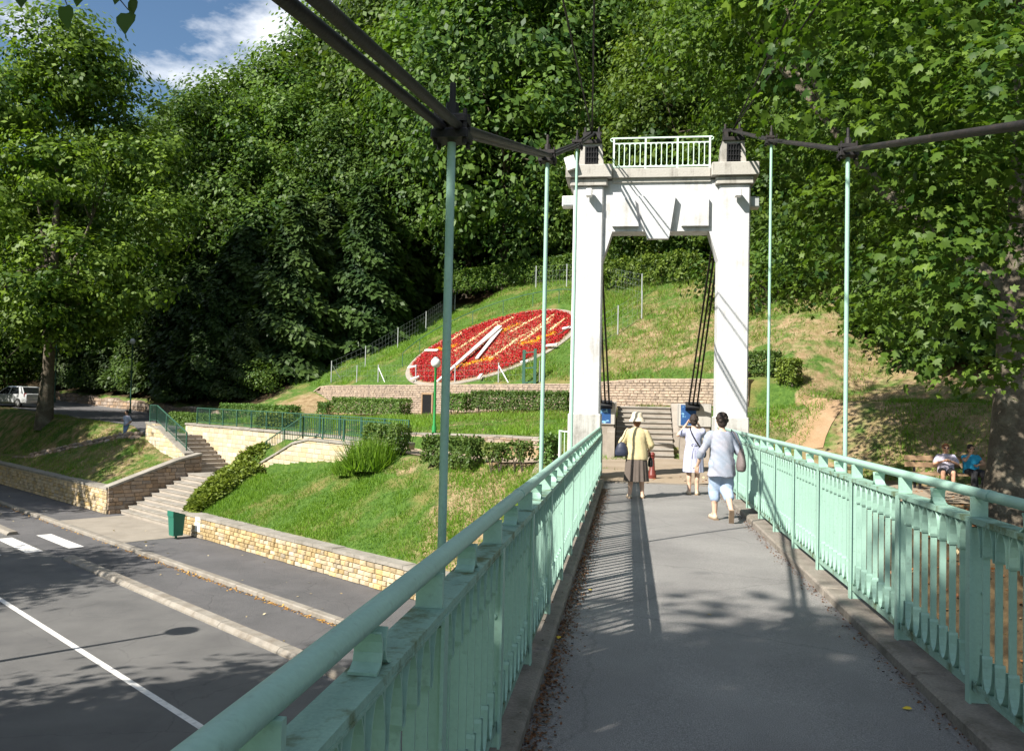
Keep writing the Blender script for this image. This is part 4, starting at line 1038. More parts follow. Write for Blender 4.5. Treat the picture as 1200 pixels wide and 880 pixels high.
wirefence('dark wire fence on the crest above the clock hedge', [(536,346),(560,342),(592,339),(628,337),(664,336),(700,338),(752,352)], 1.5, mname='galvanised', wires=5)
wirefence('tall post fence running down the slope behind the tower', [(752,374),(724,392),(700,405)], 1.5, wires=5)
# green gate frame by the clock
a, b = march(613.5,452), march(626.5,451)
t = thing('gate_frame', 'dark green metal gate frame below the flower clock', 'gate', tuple(a))
for p in (a, b): obj('post', MB().box(p[0]-.07,p[0]+.07,p[1]-.07,p[1]+.07,p[2]-.2,p[2]+1.75), 'paint_fence', t)
for z in (.15,.85,1.6): obj('crossbar', MB().bar((a[0],a[1],a[2]+z),(b[0],b[1],b[2]+z), .05,.05), 'paint_fence', t)
# ---------------------------------------------------------------- street furniture
def lamp(P, h, m, label, r=.19):
    t = thing('street_lamp', label, 'street lamp', tuple(P)); x, y, z = P
    obj('pole', MB().lathe([(.09,0),(.09,.35),(.055,.45),(.045,h-.35),(.06,h-.33),(.06,h-.28)], (x,y,z-.05), 10), m, t, sm=40)
    obj('globe', MB().ell((x,y,z+h-.14), (r,r,r), 16, 10), 'lamp_glass', t, sm=80)
    obj('cap', MB().lathe([(.11,0),(.10,.03),(.03,.06)], (x,y,z+h+r-.16), 10), 'galvanised', t)
    return t
lamp(W3(23.78,20.3,zg(23.78,20.3)), 2.85, 'paint_lamp', 'bright green lamp post with a glass globe on the lower lawn')
P = march(570,336); lamp(P, 3.4, 'paint_lamp', 'distant lamp post on the crest above the hedge')
for px, hgt, v in ((153,5.5,24.4),(64,6.,24.6)):
    d = ray(px, 470); s = v/(d[:2]@V2); u = float((d[:2]*s)@U2)
    lamp(W3(u,v,zg(u,v)), hgt, 'paint_fence', 'dark green lamp post standing before the rubble wall', .2)['group'] = 'lamp posts before the rubble wall'
# the lamp whose shadow lies on the road
S = pz(207,740,RZ); hgt = 5.2; lh = hgt/math.tan(SUN_EL)
base = (S[0]-math.sin(SHADOW_AZ)*lh, S[1]-math.cos(SHADOW_AZ)*lh, RZ+.1)
t = thing('street_lamp', 'tall roadside lamp post on the river side pavement', 'street lamp', base)
obj('pole', MB().lathe([(.11,0),(.09,.8),(.05,5.0),(.05,5.05)], base, 10), 'paint_fence', t)
obj('head', MB().ell((base[0],base[1],base[2]+5.2), (.33,.33,.16), 14, 8), 'paint_fence', t, sm=80)
# bin
P = pz(206, 631, RZ+.1); x, y, z = P
t = thing('litter_bin', 'dark green litter bin on a post at the end of the yellow wall', 'litter bin', (x,y,z))
ang = math.atan2(U2[1],U2[0])
def rotz(mb, c, a):
    ca, sa = math.cos(a), math.sin(a); mb.v = [(c[0]+(p[0]-c[0])*ca-(p[1]-c[1])*sa, c[1]+(p[0]-c[0])*sa+(p[1]-c[1])*ca, p[2]) for p in mb.v]; return mb
obj('body', rotz(MB().hexa([(x-.19,y-.17,z+.12),(x+.19,y-.17,z+.12),(x+.19,y+.17,z+.12),(x-.19,y+.17,z+.12),(x-.23,y-.21,z+.80),(x+.23,y-.21,z+.80),(x+.23,y+.21,z+.80),(x-.23,y+.21,z+.80)]), P, ang), 'bin_green', t)
obj('hood', rotz(MB().prism([(y-.23,z+.80),(y-.20,z+.88),(y+.23,z+1.0),(y+.23,z+.80)], 0, x-.25, x-.23).prism([(y-.23,z+.80),(y-.20,z+.88),(y+.23,z+1.0),(y+.23,z+.80)], 0, x+.23, x+.25).box(x-.23,x+.23,y+.21,y+.23,z+.8,z+1.0), P, ang), 'bin_green', t)
obj('opening', rotz(MB().box(x-.2,x+.2,y-.18,y+.18,z+.802,z+.81), P, ang), 'black_iron', t)
obj('post', MB().box(x-.03,x+.03,y-.03,y+.03,z-.02,z+.13), 'bin_green', t)
# bollard
P = pz(764, 560.5, -.05)
t = thing('bollard', 'dark red cast iron bollard at the end of the bridge', 'bollard', tuple(P))
obj('shaft', MB().lathe([(.10,0),(.10,.08),(.085,.10),(.08,.17),(.066,.19),(.054,.40),(.044,.46),(.058,.475),(.058,.49),(.035,.505)], tuple(P), 16), 'bollard_red', t, sm=35)
obj('ball', MB().ell((P[0],P[1],P[2]+.55), (.062,.062,.062), 14, 10), 'bollard_red', t, sm=80)
# bench
P = pz(1104, 573, zxy(9.0,25.0)); bx, by, bz_ = P; BZ = zxy(bx, by+.3)+.02
t = thing('park_bench', 'weathered wooden park bench under the trees, two people on it', 'bench', (bx, by+.3, BZ)); 
bl_ = [(bx-.75, bx+1.35)]
for k in range(3): obj('seat_slat', MB().cbox(bx-.75, bx+1.35, by+.12+k*.16, by+.26+k*.16, BZ+.40, BZ+.45, .008), 'wood_bench', t)
for k in range(2): obj('back_slat', MB().cbox(bx-.75, bx+1.35, by+.62+k*.03, by+.66+k*.03, BZ+.58+k*.18, BZ+.71+k*.18, .008), 'wood_bench', t)
for xx in (-.5, 1.1):
    obj('leg', MB().box(bx+xx-.03, bx+xx+.03, by+.15, by+.21, BZ-.05, BZ+.40), 'black_iron', t)
    obj('leg', MB().hexa([(bx+xx-.03,by+.55,BZ-.05),(bx+xx+.03,by+.55,BZ-.05),(bx+xx+.03,by+.61,BZ-.05),(bx+xx-.03,by+.61,BZ-.05),(bx+xx-.03,by+.68,BZ+.9),(bx+xx+.03,by+.68,BZ+.9),(bx+xx+.03,by+.73,BZ+.9),(bx+xx-.03,by+.73,BZ+.9)]), 'black_iron', t)
    obj('seat_support', MB().box(bx+xx-.03, bx+xx+.03, by+.12, by+.62, BZ+.36, BZ+.40), 'black_iron', t)
BENCH = (bx, by, BZ)
# ================================================================ vegetation
def hedge(label, u0, u1, v, wv, h, z=None, leaf=.075, m='leaf_hedge', dens=1., stem_h=.0, group=None, ragged=.08, name='hedge'):
    sgn = 1 if u1 > u0 else -1; u0 += sgn*.08; u1 -= sgn*.08; uc = (u0+u1)/2; zb = zg(uc, v) if z is None else z
    t = thing(name, label, 'hedge', W3(uc, v, zb), group)
    lx, ly, lz = abs(u1-u0), wv, h-stem_h
    area = 2*(lx+ly)*lz+lx*ly; leaf *= 1.25; n = int(area*560*dens*(.094/leaf)**2)
    fac = rng.choice(3, n, p=np.array([2*lx*lz, 2*ly*lz, lx*ly])/(2*lx*lz+2*ly*lz+lx*ly))
    q = rng.uniform(-.5, .5, (n,3)); sg = rng.choice([-1,1], n)
    nr = np.zeros((n,3))
    q[fac==0,1] = sg[fac==0]*.5; nr[fac==0,1] = sg[fac==0]; q[fac==1,0] = sg[fac==1]*.5; nr[fac==1,0] = sg[fac==1]; q[fac==2,2] = .5; nr[fac==2,2] = 1
    L3 = np.array([lx, ly, lz]); P = q*L3
    lump = np.sin(P[:,0]*3.1+uc)*np.sin(P[:,2]*4.3+1.)*np.cos(P[:,1]*3.7)+.6*np.sin(P[:,0]*8.+P[:,2]*5.)
    P += nr*(lump*ragged*.6-.04+np.abs(rng.normal(size=n))*-.07+rng.normal(size=n)*.02)[:,None]
    P = P*(1-.10*np.clip(np.abs(q[:,2:3])*2-.6,0,1)*np.array([.6,.6,0])*np.sign(q[:,2:3]).clip(0,1))
    P[:,2] += stem_h+lz/2
    wd = np.stack([P[:,0]*U2[0]+P[:,1]*V2[0], P[:,0]*U2[1]+P[:,1]*V2[1], P[:,2]], 1)
    wn = np.stack([nr[:,0]*U2[0]+nr[:,1]*V2[0], nr[:,0]*U2[1]+nr[:,1]*V2[1], nr[:,2]], 1)+rng.normal(size=(n,3))*.65+np.array([0,0,.25])
    tint = np.clip(.45+lump*.25+rng.normal(size=n)*.22, 0, 1)
    me = leaves_mesh('foliage', wd, wn, rng.uniform(.7,1.3,n)*leaf, tint, 'kite', m, rng, .2)
    stuff(link(bpy.data.objects.new('foliage', me), t))
    ns = max(2, int(lx/.45)); 
    for k in range(ns):
        a = u0+(u1-u0)*(k+.5)/ns; b = v+rnd.uniform(-.15,.15)*wv; p0 = Vector(W3(a, b, zb-.1))
        mb = MB()
        for j in range(3):
            mb.tube([p0, p0+Vector((rnd.uniform(-.08,.08), rnd.uniform(-.08,.08), stem_h*.6+.15)), p0+Vector((rnd.uniform(-.25,.25), rnd.uniform(-.2,.2), stem_h+h*.45))], [.022,.016,.006], 5)
        obj('stem', mb, 'bark_dark', t)
    return t
# row in front of the low wall
def ux(x, y, v): return uvz(pv(x, y, v))[0]
hv = 17.35
hedge('reddish ragged shrub at the end of the terrace railing', ux(441,520,18.0), ux(483,520,18.0), 17.7, .7, .98, ragged=.2, stem_h=.1, name='shrub')
hedge('broad clipped hedge behind the green hanger rod', ux(500,520,hv), ux(562,520,hv), hv, .7, 1.0, stem_h=.12, group=None)
hedge('leggy clipped bush with bare stems in the hedge row', ux(571,520,hv), ux(595,520,hv), hv, .55, .86, stem_h=.34, dens=.7)
hedge('leggy bush with bare stems next to the broad gap in the hedge row', ux(597,520,hv), ux(623,520,hv), hv, .55, .86, stem_h=.34, dens=.7)
hedge('small clipped bush at the end of the hedge row by the tower', ux(634,520,hv), ux(653,520,hv), hv, .55, .9, stem_h=.1)
# on the upper lawn before the old wall
hedge('long clipped hedge before the old wall below the clock edge', ux(394,476,27.2), ux(477,476,27.2), 27.2, .9, 1.0, stem_h=.15)
hedge('small round bush on the upper lawn beside the long hedge', ux(374,476,27.2), ux(386,476,27.2), 27.2, .5, .8, stem_h=.15, name='shrub')
hedge('short clipped hedge with bare base next to the wall doorway', ux(524,476,27.4), ux(551,476,27.4), 27.4, .8, 1.0, stem_h=.2)
hedge('wide clipped hedge before the wall behind the pale hanger rod', ux(556,476,27.4), ux(672,476,27.4), 27.4, .8, 1.0, stem_h=.12)
hedge('clipped hedge with a bright yellow green bush end above the dirt track', ux(870,455,29.8), ux(913,455,29.8), 29.8, .8, .95, stem_h=.1)
hedge('bright yellow green bush at the top of the dirt track', ux(912,455,29.6), ux(938,455,29.6), 29.6, .9, .95, m='leaf_juniper', stem_h=.05, name='shrub')
hedge('dark shaded clipped hedge behind the bench under the trees', -2., 7.5, 30.2, .9, 1.0, dens=.7)
hedge('clipped hedge on the terrace behind the stairs', ux(205,480,22.), ux(262,480,22.), 22., .9, .9)
hedge('clipped hedge on the terrace behind the long railing', ux(264,478,23.5), ux(346,482,23.5), 23.5, .9, .95)
# crest hedge above the clock
a, b = uvz(march(548,350)), uvz(march(695,352))
hedge('long bright hedge on the crest above the flower clock', a[0], b[0], (a[1]+b[1])/2+.6, 1.4, 1.5, leaf=.12, ragged=.2, m='leaf_bright')
a, b = uvz(march(700,347)), uvz(march(800,340))
hedge('wild hedge on the crest behind the tower opening', a[0], b[0], (a[1]+b[1])/2+1.2, 1.8, 1.5, leaf=.14, ragged=.35, m='leaf_bright')
# juniper beside the stairs
t = thing('juniper', 'low spreading juniper bush sprawling beside the staircase', 'bush', W3(33,16.5,-2.4))
n = 24000; s = rng.uniform(0,1,n); wob = rng.normal(size=n)
ju = lerp(s,[0,.35,.7,1],[30.9,32.2,33.4,31.4])+wob*.0; 
jx = lerp(s,[0,.3,.6,1],[228,262,300,330]); jy = lerp(s,[0,.3,.6,1],[594,576,560,548]); hw = lerp(s,[0,.15,.5,.85,1],[.4,.85,1.35,1.15,.6])
base = np.array([uvz(pz(float(a), float(b), -2.55+.85*float(c))) for a, b, c in zip(jx[:400], jy[:400], s[:400])])
o_ = np.argsort(s[:400]); bu = np.interp(s, s[:400][o_], base[o_,0]); bv = np.interp(s, s[:400][o_], base[o_,1])
ang = rng.uniform(0,2*math.pi,n); rad = np.sqrt(rng.uniform(0,1,n))
U_ = bu+np.cos(ang)*rad*hw*1.0; V_ = bv+np.sin(ang)*rad*hw*.9
Zb = zgv(U_, V_); dome = .50*np.sqrt(np.clip(1-rad**2,0,1))*lerp(s,[0,.2,.8,1],[.5,.9,1,.6])
lump = np.sin(U_*5+V_*3)*np.sin(V_*6-U_*2)
P = np.stack([U_*U2[0]+V_*V2[0], U_*U2[1]+V_*V2[1], Zb+np.maximum(dome*(1+.25*lump)*rng.uniform(.75,1.05,n), .05)+.06], 1)
tang = np.stack([np.cos(ang)*U2[0]+np.sin(ang)*V2[0]-.7, np.cos(ang)*U2[1]+np.sin(ang)*V2[1]-.3, np.full(n,.35)], 1)+rng.normal(size=(n,3))*.35
nr = np.tile([0,0,1.],(n,1))+rng.normal(size=(n,3))*.5
me = leaves_mesh('foliage', P-np.array(t.location), nr, rng.uniform(.10,.2,n), np.clip(.5+lump*.3+rng.normal(size=n)*.2,0,1), 'kite', 'leaf_juniper', rng, 0, tang)
stuff(link(bpy.data.objects.new('foliage', me), t))
for k in range(6):
    p = Vector((P[k*900][0], P[k*900][1], P[k*900][2]-.3)); obj('stem', MB().tube([p, p+Vector((-.3,.1,.15)), p+Vector((-.7,.2,.25))], [.03,.02,.01], 5), 'bark_dark', t)
# tall ornamental grass
def grassclump(label, px, v, n, h, spread):
    u, v_, z = uvz(pv(*px, v)); z = zg(u, v)
    t = thing('grass_clump', label, 'grass clump', W3(u,v,z)); 
    a = rng.uniform(0,2*math.pi,n); r = spread*np.sqrt(rng.uniform(0,1,n)); P = np.stack([np.cos(a)*r, np.sin(a)*r*.7, np.full(n,-.05)], 1)
    tg = np.stack([np.cos(a)*r/spread*.5, np.sin(a)*r/spread*.5, np.ones(n)], 1)+rng.normal(size=(n,3))*.18
    nr = np.stack([np.cos(a), np.sin(a), np.full(n,.2)], 1)+rng.normal(size=(n,3))*.4
    T0 = LEAF_T['blade']; LEAF_T['blade'] = (np.array([(-.03,0,0),(.03,0,0),(.0,1,.25)]), [(0,1,2)])
    me = leaves_mesh('blades', P, nr, h*rng.uniform(.5,1.1,n), rng.uniform(.3,1,n), 'blade', 'grass_blade', rng, 0, tg); LEAF_T['blade'] = T0
    stuff(link(bpy.data.objects.new('blades', me), t)); return t
grassclump('tall bright green ornamental grass before the pale wall', (437,550), 17.2, 1500, 1.15, .85)
grassclump('bright green grass tuft spilling from the wall foot beside the ornamental grass', (412,560), 17.0, 700, .75, .6)
# lawns
def lawn(name, n, fu, fv, h, m, cond=None, wid=.07, lean=.45):
    u = rng.uniform(*fu, n); v = rng.uniform(*fv, n)
    clump = vnoise(u, v, .9)+vnoise(u+9, v, 2.3)*.7+vnoise(u, v+5, .35)*.6
    k = rng.uniform(size=n) < .62+.25*clump
    if cond is not None: k &= cond(u, v)
    u, v, clump = u[k], v[k], clump[k]; n = len(u)
    P = np.stack([u*U2[0]+v*V2[0], u*U2[1]+v*V2[1], zgv(u,v)-.01], 1)
    tg = rng.normal(size=(n,3))*lean; tg[:,2] += 1; nr = rng.normal(size=(n,3)); nr[:,1] -= .6
    T0 = LEAF_T['blade']; LEAF_T['blade'] = (np.array([(-wid,0,0),(wid,0,0),(.0,1,.2)]), [(0,1,2)])
    me = leaves_mesh(name, P, nr, h*rng.uniform(.45,1.2,n)*(1+.3*clump), np.clip(.5+.22*clump+rng.normal(size=n)*.22,0,1), 'blade', m, rng, 0, tg); LEAF_T['blade'] = T0
    return stuff(link(bpy.data.objects.new(name, me)))
lawn('slope_grass', 125000, (13.4,35), (14.2,17.55), .16, 'grass_blade', lambda u, v: (u < 29.7+(v-14)*1.0))
lawn('slope_grass_dry', 5000, (11.5,35), (14.2,17.55), .15, 'grass_dry', lambda u, v: (u < 29.7+(v-14)*1.0) & (vnoise(u, v, .6)+.5*vnoise(u, v, 1.7) > .45))
lawn('upper_lawn_grass', 60000, (15.5,42), (20.2,26.6), .20, 'grass_blade', lambda u, v: ~((u < 18.7) & (v > 22.2)))
lawn('upper_lawn_dry_grass', 22000, (15.5,44), (24.5,28.6), .15, 'grass_dry', lambda u, v: ~((u < 19.) & (v > 22)))
incl = lambda u, v: ((u-CU)**2+((v-CV)*1.15)**2) > (CR+.5)**2
lawn('clock_hill_grass', 90000, (27,54), (29.6,43), .24, 'grass_blade', incl, .06)
lawn('clock_hill_dry_grass', 12000, (27,46), (38,43.5), .22, 'grass_dry', incl, .06)
lawn('tower_hill_grass', 40000, (12,31), (29.7,43), .24, 'grass_blade', None, .06)
lawn('tower_hill_dry_grass', 36000, (11,31), (29.7,43), .22, 'grass_dry', None, .06)
lawn('right_bank_grass', 34000, (2,14.5), (25.3,30.6), .18, 'grass_blade', lambda u, v: np.abs(u-11.5) > .9)
lawn('right_bank_dry_grass', 9000, (2,14.5), (25.3,31), .16, 'grass_dry', lambda u, v: np.abs(u-11.5) > .9)
lawn('left_bank_grass', 26000, (37.5,60), (13.7,19.), .15, 'grass_blade', lambda u, v: np.abs(v-ramp_line(u)[0]-.1) > .75)
lawn('left_bank_dry_grass', 20000, (37.5,62), (13.7,19.), .16, 'grass_dry', lambda u, v: np.abs(v-ramp_line(u)[0]-.1) > .75)
# ================================================================ trees
def crown_points(lobes, ncl, per, clr, rg, flat=.6, inner=.12):
    P, Nn, Tn = [], [], []
    for c, r in lobes:
        c = np.array(c, float); r = np.array(r, float); k = max(3, int(ncl*(r[0]*r[1]*r[2])**(2/3)))
        d = rg.normal(size=(k,3)); d = unit(d); rad = np.where(rg.uniform(size=k) < inner, rg.uniform(.3,.8,k), rg.uniform(.82,1.08,k))
        cc = c+d*r*rad[:,None]
        g = rg.normal(size=(k,per,3))*clr*np.array([1,1,flat])
        p = cc[:,None]+g
        nn = d[:,None]*.6+np.array([0,0,.8])+g/clr*.45+rg.normal(size=(k,per,3))*.4
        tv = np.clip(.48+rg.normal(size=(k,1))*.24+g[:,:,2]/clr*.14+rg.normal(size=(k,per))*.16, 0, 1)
        P.append(p.reshape(-1,3)); Nn.append(nn.reshape(-1,3)); Tn.append(tv.ravel())
    return np.concatenate(P), np.concatenate(Nn), np.concatenate(Tn)
def trunk_mb(h, r, lobes, rg, nl=7, lean=.0):
    mb = MB(); pts = []; rad = []
    for k in range(9):
        s = k/8; pts.append((math.sin(s*2.1)*lean+rg.normal()*.03, math.sin(s*3)*lean*.5, -.4+s*(h*.72+.4))); rad.append(r*(1.45 if k == 0 else 1.12 if k == 1 else 1-.62*s))
    mb.tube(pts, rad, 12)
    for c, rr in lobes[:nl]:
        z0 = h*rg.uniform(.28,.6); s = (z0+.4)/(h*.72+.4); i = min(int(s*8),7); a = Vector(pts[i]); e = Vector(c)
        m1 = a.lerp(e,.5)+Vector((0,0,-.06*h*rg.uniform(-.3,1))); mb.tube([a, m1, e], [r*.42, r*.28, r*.08], 7)
        for j in range(3):
            q = e+Vector(rg.normal(size=3)*np.array(rr)*.55); mb.tube([m1.lerp(e,.4), q], [r*.16, r*.04], 5)
    return mb
def broad_lobes(h, w, rg, n=9, z0=.25):
    lb = []
    for k in range(n):
        s = (k+.5)/n; z = h*(z0+(.97-z0)*s); prof = math.sin(math.pi*min(1,(.18+s*.82))**.85); a = k*2.4+rg.uniform(-.5,.5); rr = w*.5*prof
        r = w*rg.uniform(.24,.34)*(.75+.4*prof); lb.append(((math.cos(a)*rr*.62, math.sin(a)*rr*.62, z-r*.4), (r, r, r*.85)))
    lb.append(((0,0,h*.62),(w*.34,w*.34,h*.26)))
    return lb
TREES = {}
def proto(key, h, w, seed, leafm, kind='kite', leaf=.30, ncl=4.6, per=72, clr=.58, n=10, z0=.2, r=.28, bark='bark_dark', flat=.6):
    rg = np.random.default_rng(seed); lb = broad_lobes(h, w, rg, n, z0)
    P, Nn, T = crown_points(lb, ncl, per, clr, rg, flat)
    me = leaves_mesh('crown', P, Nn, rg.uniform(.5,1.4,len(P))*leaf, T, kind, leafm, rg, .6)
    tb = trunk_mb(h, r, lb, rg).mesh('trunk'); tb.materials.append(MATS[bark]); smooth(tb, 60)
    TREES[key] = (me, tb)
    return len(P)
for i in range(4): proto('f%d' % i, 19, 11, 20+i, 'leaf_forest')
for i in range(3): proto('b%d' % i, 17, 10, 40+i, 'leaf_bright', leaf=.28, per=72)
# conifer: narrow drooping sprays
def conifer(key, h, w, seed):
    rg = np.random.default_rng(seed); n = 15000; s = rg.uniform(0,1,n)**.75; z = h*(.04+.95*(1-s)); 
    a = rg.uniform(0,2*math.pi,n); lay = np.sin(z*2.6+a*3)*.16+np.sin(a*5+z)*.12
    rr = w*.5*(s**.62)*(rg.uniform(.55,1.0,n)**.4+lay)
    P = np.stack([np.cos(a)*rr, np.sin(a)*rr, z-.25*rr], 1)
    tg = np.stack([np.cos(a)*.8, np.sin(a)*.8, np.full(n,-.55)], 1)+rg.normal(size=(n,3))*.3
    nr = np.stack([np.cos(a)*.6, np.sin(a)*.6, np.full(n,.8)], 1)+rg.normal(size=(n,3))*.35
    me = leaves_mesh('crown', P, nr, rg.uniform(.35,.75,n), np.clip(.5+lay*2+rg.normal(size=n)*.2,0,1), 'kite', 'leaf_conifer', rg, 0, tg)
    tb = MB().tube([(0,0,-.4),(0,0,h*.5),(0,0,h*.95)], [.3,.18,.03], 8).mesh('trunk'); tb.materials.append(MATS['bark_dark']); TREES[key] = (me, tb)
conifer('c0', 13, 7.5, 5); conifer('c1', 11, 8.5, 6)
# bush
def bushproto(key, seed, m='leaf_forest'):
    rg = np.random.default_rng(seed); lb = [((rg.normal()*.8, rg.normal()*.8, 1.2+rg.uniform(-.3,.5)), (1.2,1.2,1.1)) for _ in range(5)]
    P, Nn, T = crown_points(lb, 14., 26, .4, rg)
    me = leaves_mesh('crown', P, Nn, rg.uniform(.7,1.2,len(P))*.24, T, 'kite', m, rg, .5)
    tb = MB()
    for c, _ in lb: tb.tube([(0,0,-.3), (c[0]*.5,c[1]*.5,.6), c], [.07,.05,.02], 5)
    tb = tb.mesh('trunk'); tb.materials.append(MATS['bark_dark']); TREES[key] = (me, tb)
bushproto('s0', 61); bushproto('s1', 62, 'leaf_bright')
def tree(key, u, v, sc_, label, group, cat='tree', name='tree', zs=1., rot=None, dz=0.):
    z = zg(u, v)+dz; P = W3(u, v, z)
    t = thing(name, label, cat, P, group); a = rnd.uniform(0,6.28) if rot is None else rot
    me, tb = TREES[key]
    for nm, mm in (('crown', me), ('trunk', tb)):
        o = bpy.data.objects.new(nm, mm); link(o, t)
    t.rotation_euler = (0,0,a); t.scale = (sc_, sc_, sc_*zs)
    return t
rt = random.Random(11)
WOOD = 'trees of the wood on the hillside'
# dense wood above the crest
rows = [(46.5,5.6),(51.5,6.0),(57,6.4),(63.5,7.),(71,8.)]
for ri, (v0, st) in enumerate(rows):
    u = -22.+ri*1.7
    while u < (74+ri*6):
        v = v0+rt.uniform(-1.6,1.6); uu_ = u+rt.uniform(-1.5,1.5)
        k = rt.random(); key = ('b%d' % rt.randrange(3)) if k < .34 else ('f%d' % rt.randrange(4))
        s = rt.uniform(.95,1.25)*(1+.25*(uu_ > 40)+.30*(uu_ > 54))
        col_ = 'bright green' if key[0] == 'b' else 'dark green'
        where = 'above the bench bank' if uu_ < 8 else 'rising behind the white tower' if uu_ < 25 else 'above the flower clock crest' if uu_ < 45 else 'behind the dark conifers'
        dep_ = 'front row' if ri == 0 else 'second row' if ri == 1 else 'back row'
        tree(key, uu_, v, s, '%s %s broadleaf tree of the wood %s' % (dep_, col_, where), '%s %s wood trees %s' % (dep_, col_, where), zs=rt.uniform(.95,1.2)); u += st
# lower wood left: conifers and dark trees beside the clock lawn
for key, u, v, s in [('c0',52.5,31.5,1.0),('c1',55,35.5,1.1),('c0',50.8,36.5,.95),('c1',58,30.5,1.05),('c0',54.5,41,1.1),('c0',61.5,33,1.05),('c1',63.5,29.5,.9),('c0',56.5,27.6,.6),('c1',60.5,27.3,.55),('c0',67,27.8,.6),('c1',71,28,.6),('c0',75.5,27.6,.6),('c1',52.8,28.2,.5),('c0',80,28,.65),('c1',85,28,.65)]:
    tree(key, u, v, s, 'tall dark drooping conifer beside the flower clock lawn' if s > .8 else 'small dark conifer just above the rubble wall', 'tall dark conifers by the clock lawn' if s > .8 else 'small conifers above the rubble wall', name='conifer')  # small row is added: its dark foliage stands in for deep shade
for key, u, v, s in [('f0',64,38,.95),('f1',70,32,1.0),('f2',76,37,1.05),('f3',72,42,1.1),('f1',80,29.5,.9),('f0',86,34,1.),('f2',92,30,1.),('f3',59,39.5,.9),('b1',66,43.5,1.),('f2',58,44.5,1.),('f1',98,38,1.),('f0',90,42,1.1),('f3',82,45,1.1),('f2',104,31,1.),('f1',112,27,1.),('f0',118,33,1.1),('f3',108,38,1.1),('f2',126,28,1.1),('f1',100,24,.9),('f0',110,21,.9),('f3',122,20,1.),('f0',92,50,1.1),('b1',86,54,1.1),('f2',98,56,1.1),('f1',104,47,1.1),('b0',80,50,1.1)]:
    tree(key, u, v, s*(1.32 if u > 63 else 1.1), 'dark shaded tree in the wood behind the parked car', 'shaded trees behind the car terrace')
for u in np.arange(50, 100, 6.4):
    tree('s0', u+rt.uniform(-1,1), 27.2+rt.uniform(-.5,1.4), rt.uniform(.7,1.15), 'dark bush at the foot of the wood above the rubble wall', 'bushes above the rubble wall', 'bush', 'bush')
# right: wood beyond the bank
for key, u, v, s in [('f0',17.,42,.95),('f2',13.5,39.5,1.),('f1',9,41,1.05),('f3',5,38,1.),('f0',0,40,1.1),('f2',-6,37,1.1),('b0',22,45,.9),('f1',-3,33.5,.9),('f3',-10,32,1.),('f2',2,44.5,1.1),('b2',12,45,1.),('f0',-14,40,1.1)]:
    tree(key, u, v, s, 'tall dark tree in the wood beyond the dirt track bank', 'dark trees beyond the bank')
for u, v in [(17.5,38),(15,36.4),(12,36.),(9,35.),(6,34.4),(20,41),(3,33.5),(0,33),(18.2,36.2),(10.5,34.2)]:
    tree('s0', u, v, rt.uniform(.9,1.3), 'dense dark bush along the upper edge of the dry grass bank', 'bushes above the grass bank', 'bush', 'bush')
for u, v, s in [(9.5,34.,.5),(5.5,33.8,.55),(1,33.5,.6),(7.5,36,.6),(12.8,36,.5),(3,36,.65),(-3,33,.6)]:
    tree('c1', u, v, s, 'low dark conifer on the shaded slope above the bench', 'conifers above the bench', name='conifer')  # added dark foliage, making up for tree shade missing on this slope
for (x, y) in [(770,318),(800,312),(745,322),(715,325)]:
    p = uvz(march(x, y)); tree('s1', p[0], p[1]+1.5, 1.1, 'bright bush on the crest seen through the tower opening', 'bushes behind the tower', 'bush', 'bush')
tree('s0', *uvz(march(309,452))[:2], .62, 'small leafy bush at the edge of the clock lawn shade', None, 'bush', 'bush')
# ---------------------------------------------------------------- plane tree left (behind the ramp)
def big_tree(name, label, P, h, r, lobes, leafm, kind, leaf, ncl, per, clr, seed, bark='bark_plane', flat=.6, group=None, nl=12, droop=.7, rings=None):
    rg = np.random.default_rng(seed); t = thing(name, label, 'tree', tuple(P), group)
    Pp, Nn, T = crown_points(lobes, ncl, per, clr, rg, flat, .2)
    me = leaves_mesh('crown', Pp, Nn, rg.uniform(.5,1.35,len(Pp))*leaf, T, kind, leafm, rg, droop)
    link(bpy.data.objects.new('crown', me), t)
    tb = trunk_mb(h, r, lobes, rg, nl, .25).mesh('trunk'); tb.materials.append(MATS[bark]); smooth(tb, 60); link(bpy.data.objects.new('trunk', tb), t)
    return t, len(Pp)
d = ray(51, 487); dep = 53.; P = CP+d*dep; u_, v_, _ = uvz(P); P[2] = zg(u_, v_)
rg = np.random.default_rng(77)
lb = [((rg.normal()*4.0, rg.normal()*3.4, z), (rg.uniform(2.4,3.6),)*2+(rg.uniform(1.9,2.8),)) for z in np.linspace(6.5, 24.5, 20)]
lb += [((6.5,-1.,9.),(2.2,2.2,1.8)),((7.2,.5,13),(2.4,2.4,2.)),((6.2,1.,17),(2.2,2.2,2.2)),((-6,-2,10),(3,3,2.4)),((-6,-1,16),(3,3,2.6)),((2,-4,8),(2.4,2.4,1.8)),((-2,-4.5,12),(2.8,2.8,2.2)),((3,-4,15.5),(2.6,2.6,2.)),((0,-3,20),(2.6,2.6,2.))]
big_tree('plane_tree', 'tall spreading plane tree standing on the grass mound near the parked car', P, 23, .40, lb, 'leaf_plane', 'kite', .34, 5.2, 64, .55, 8, flat=.5)
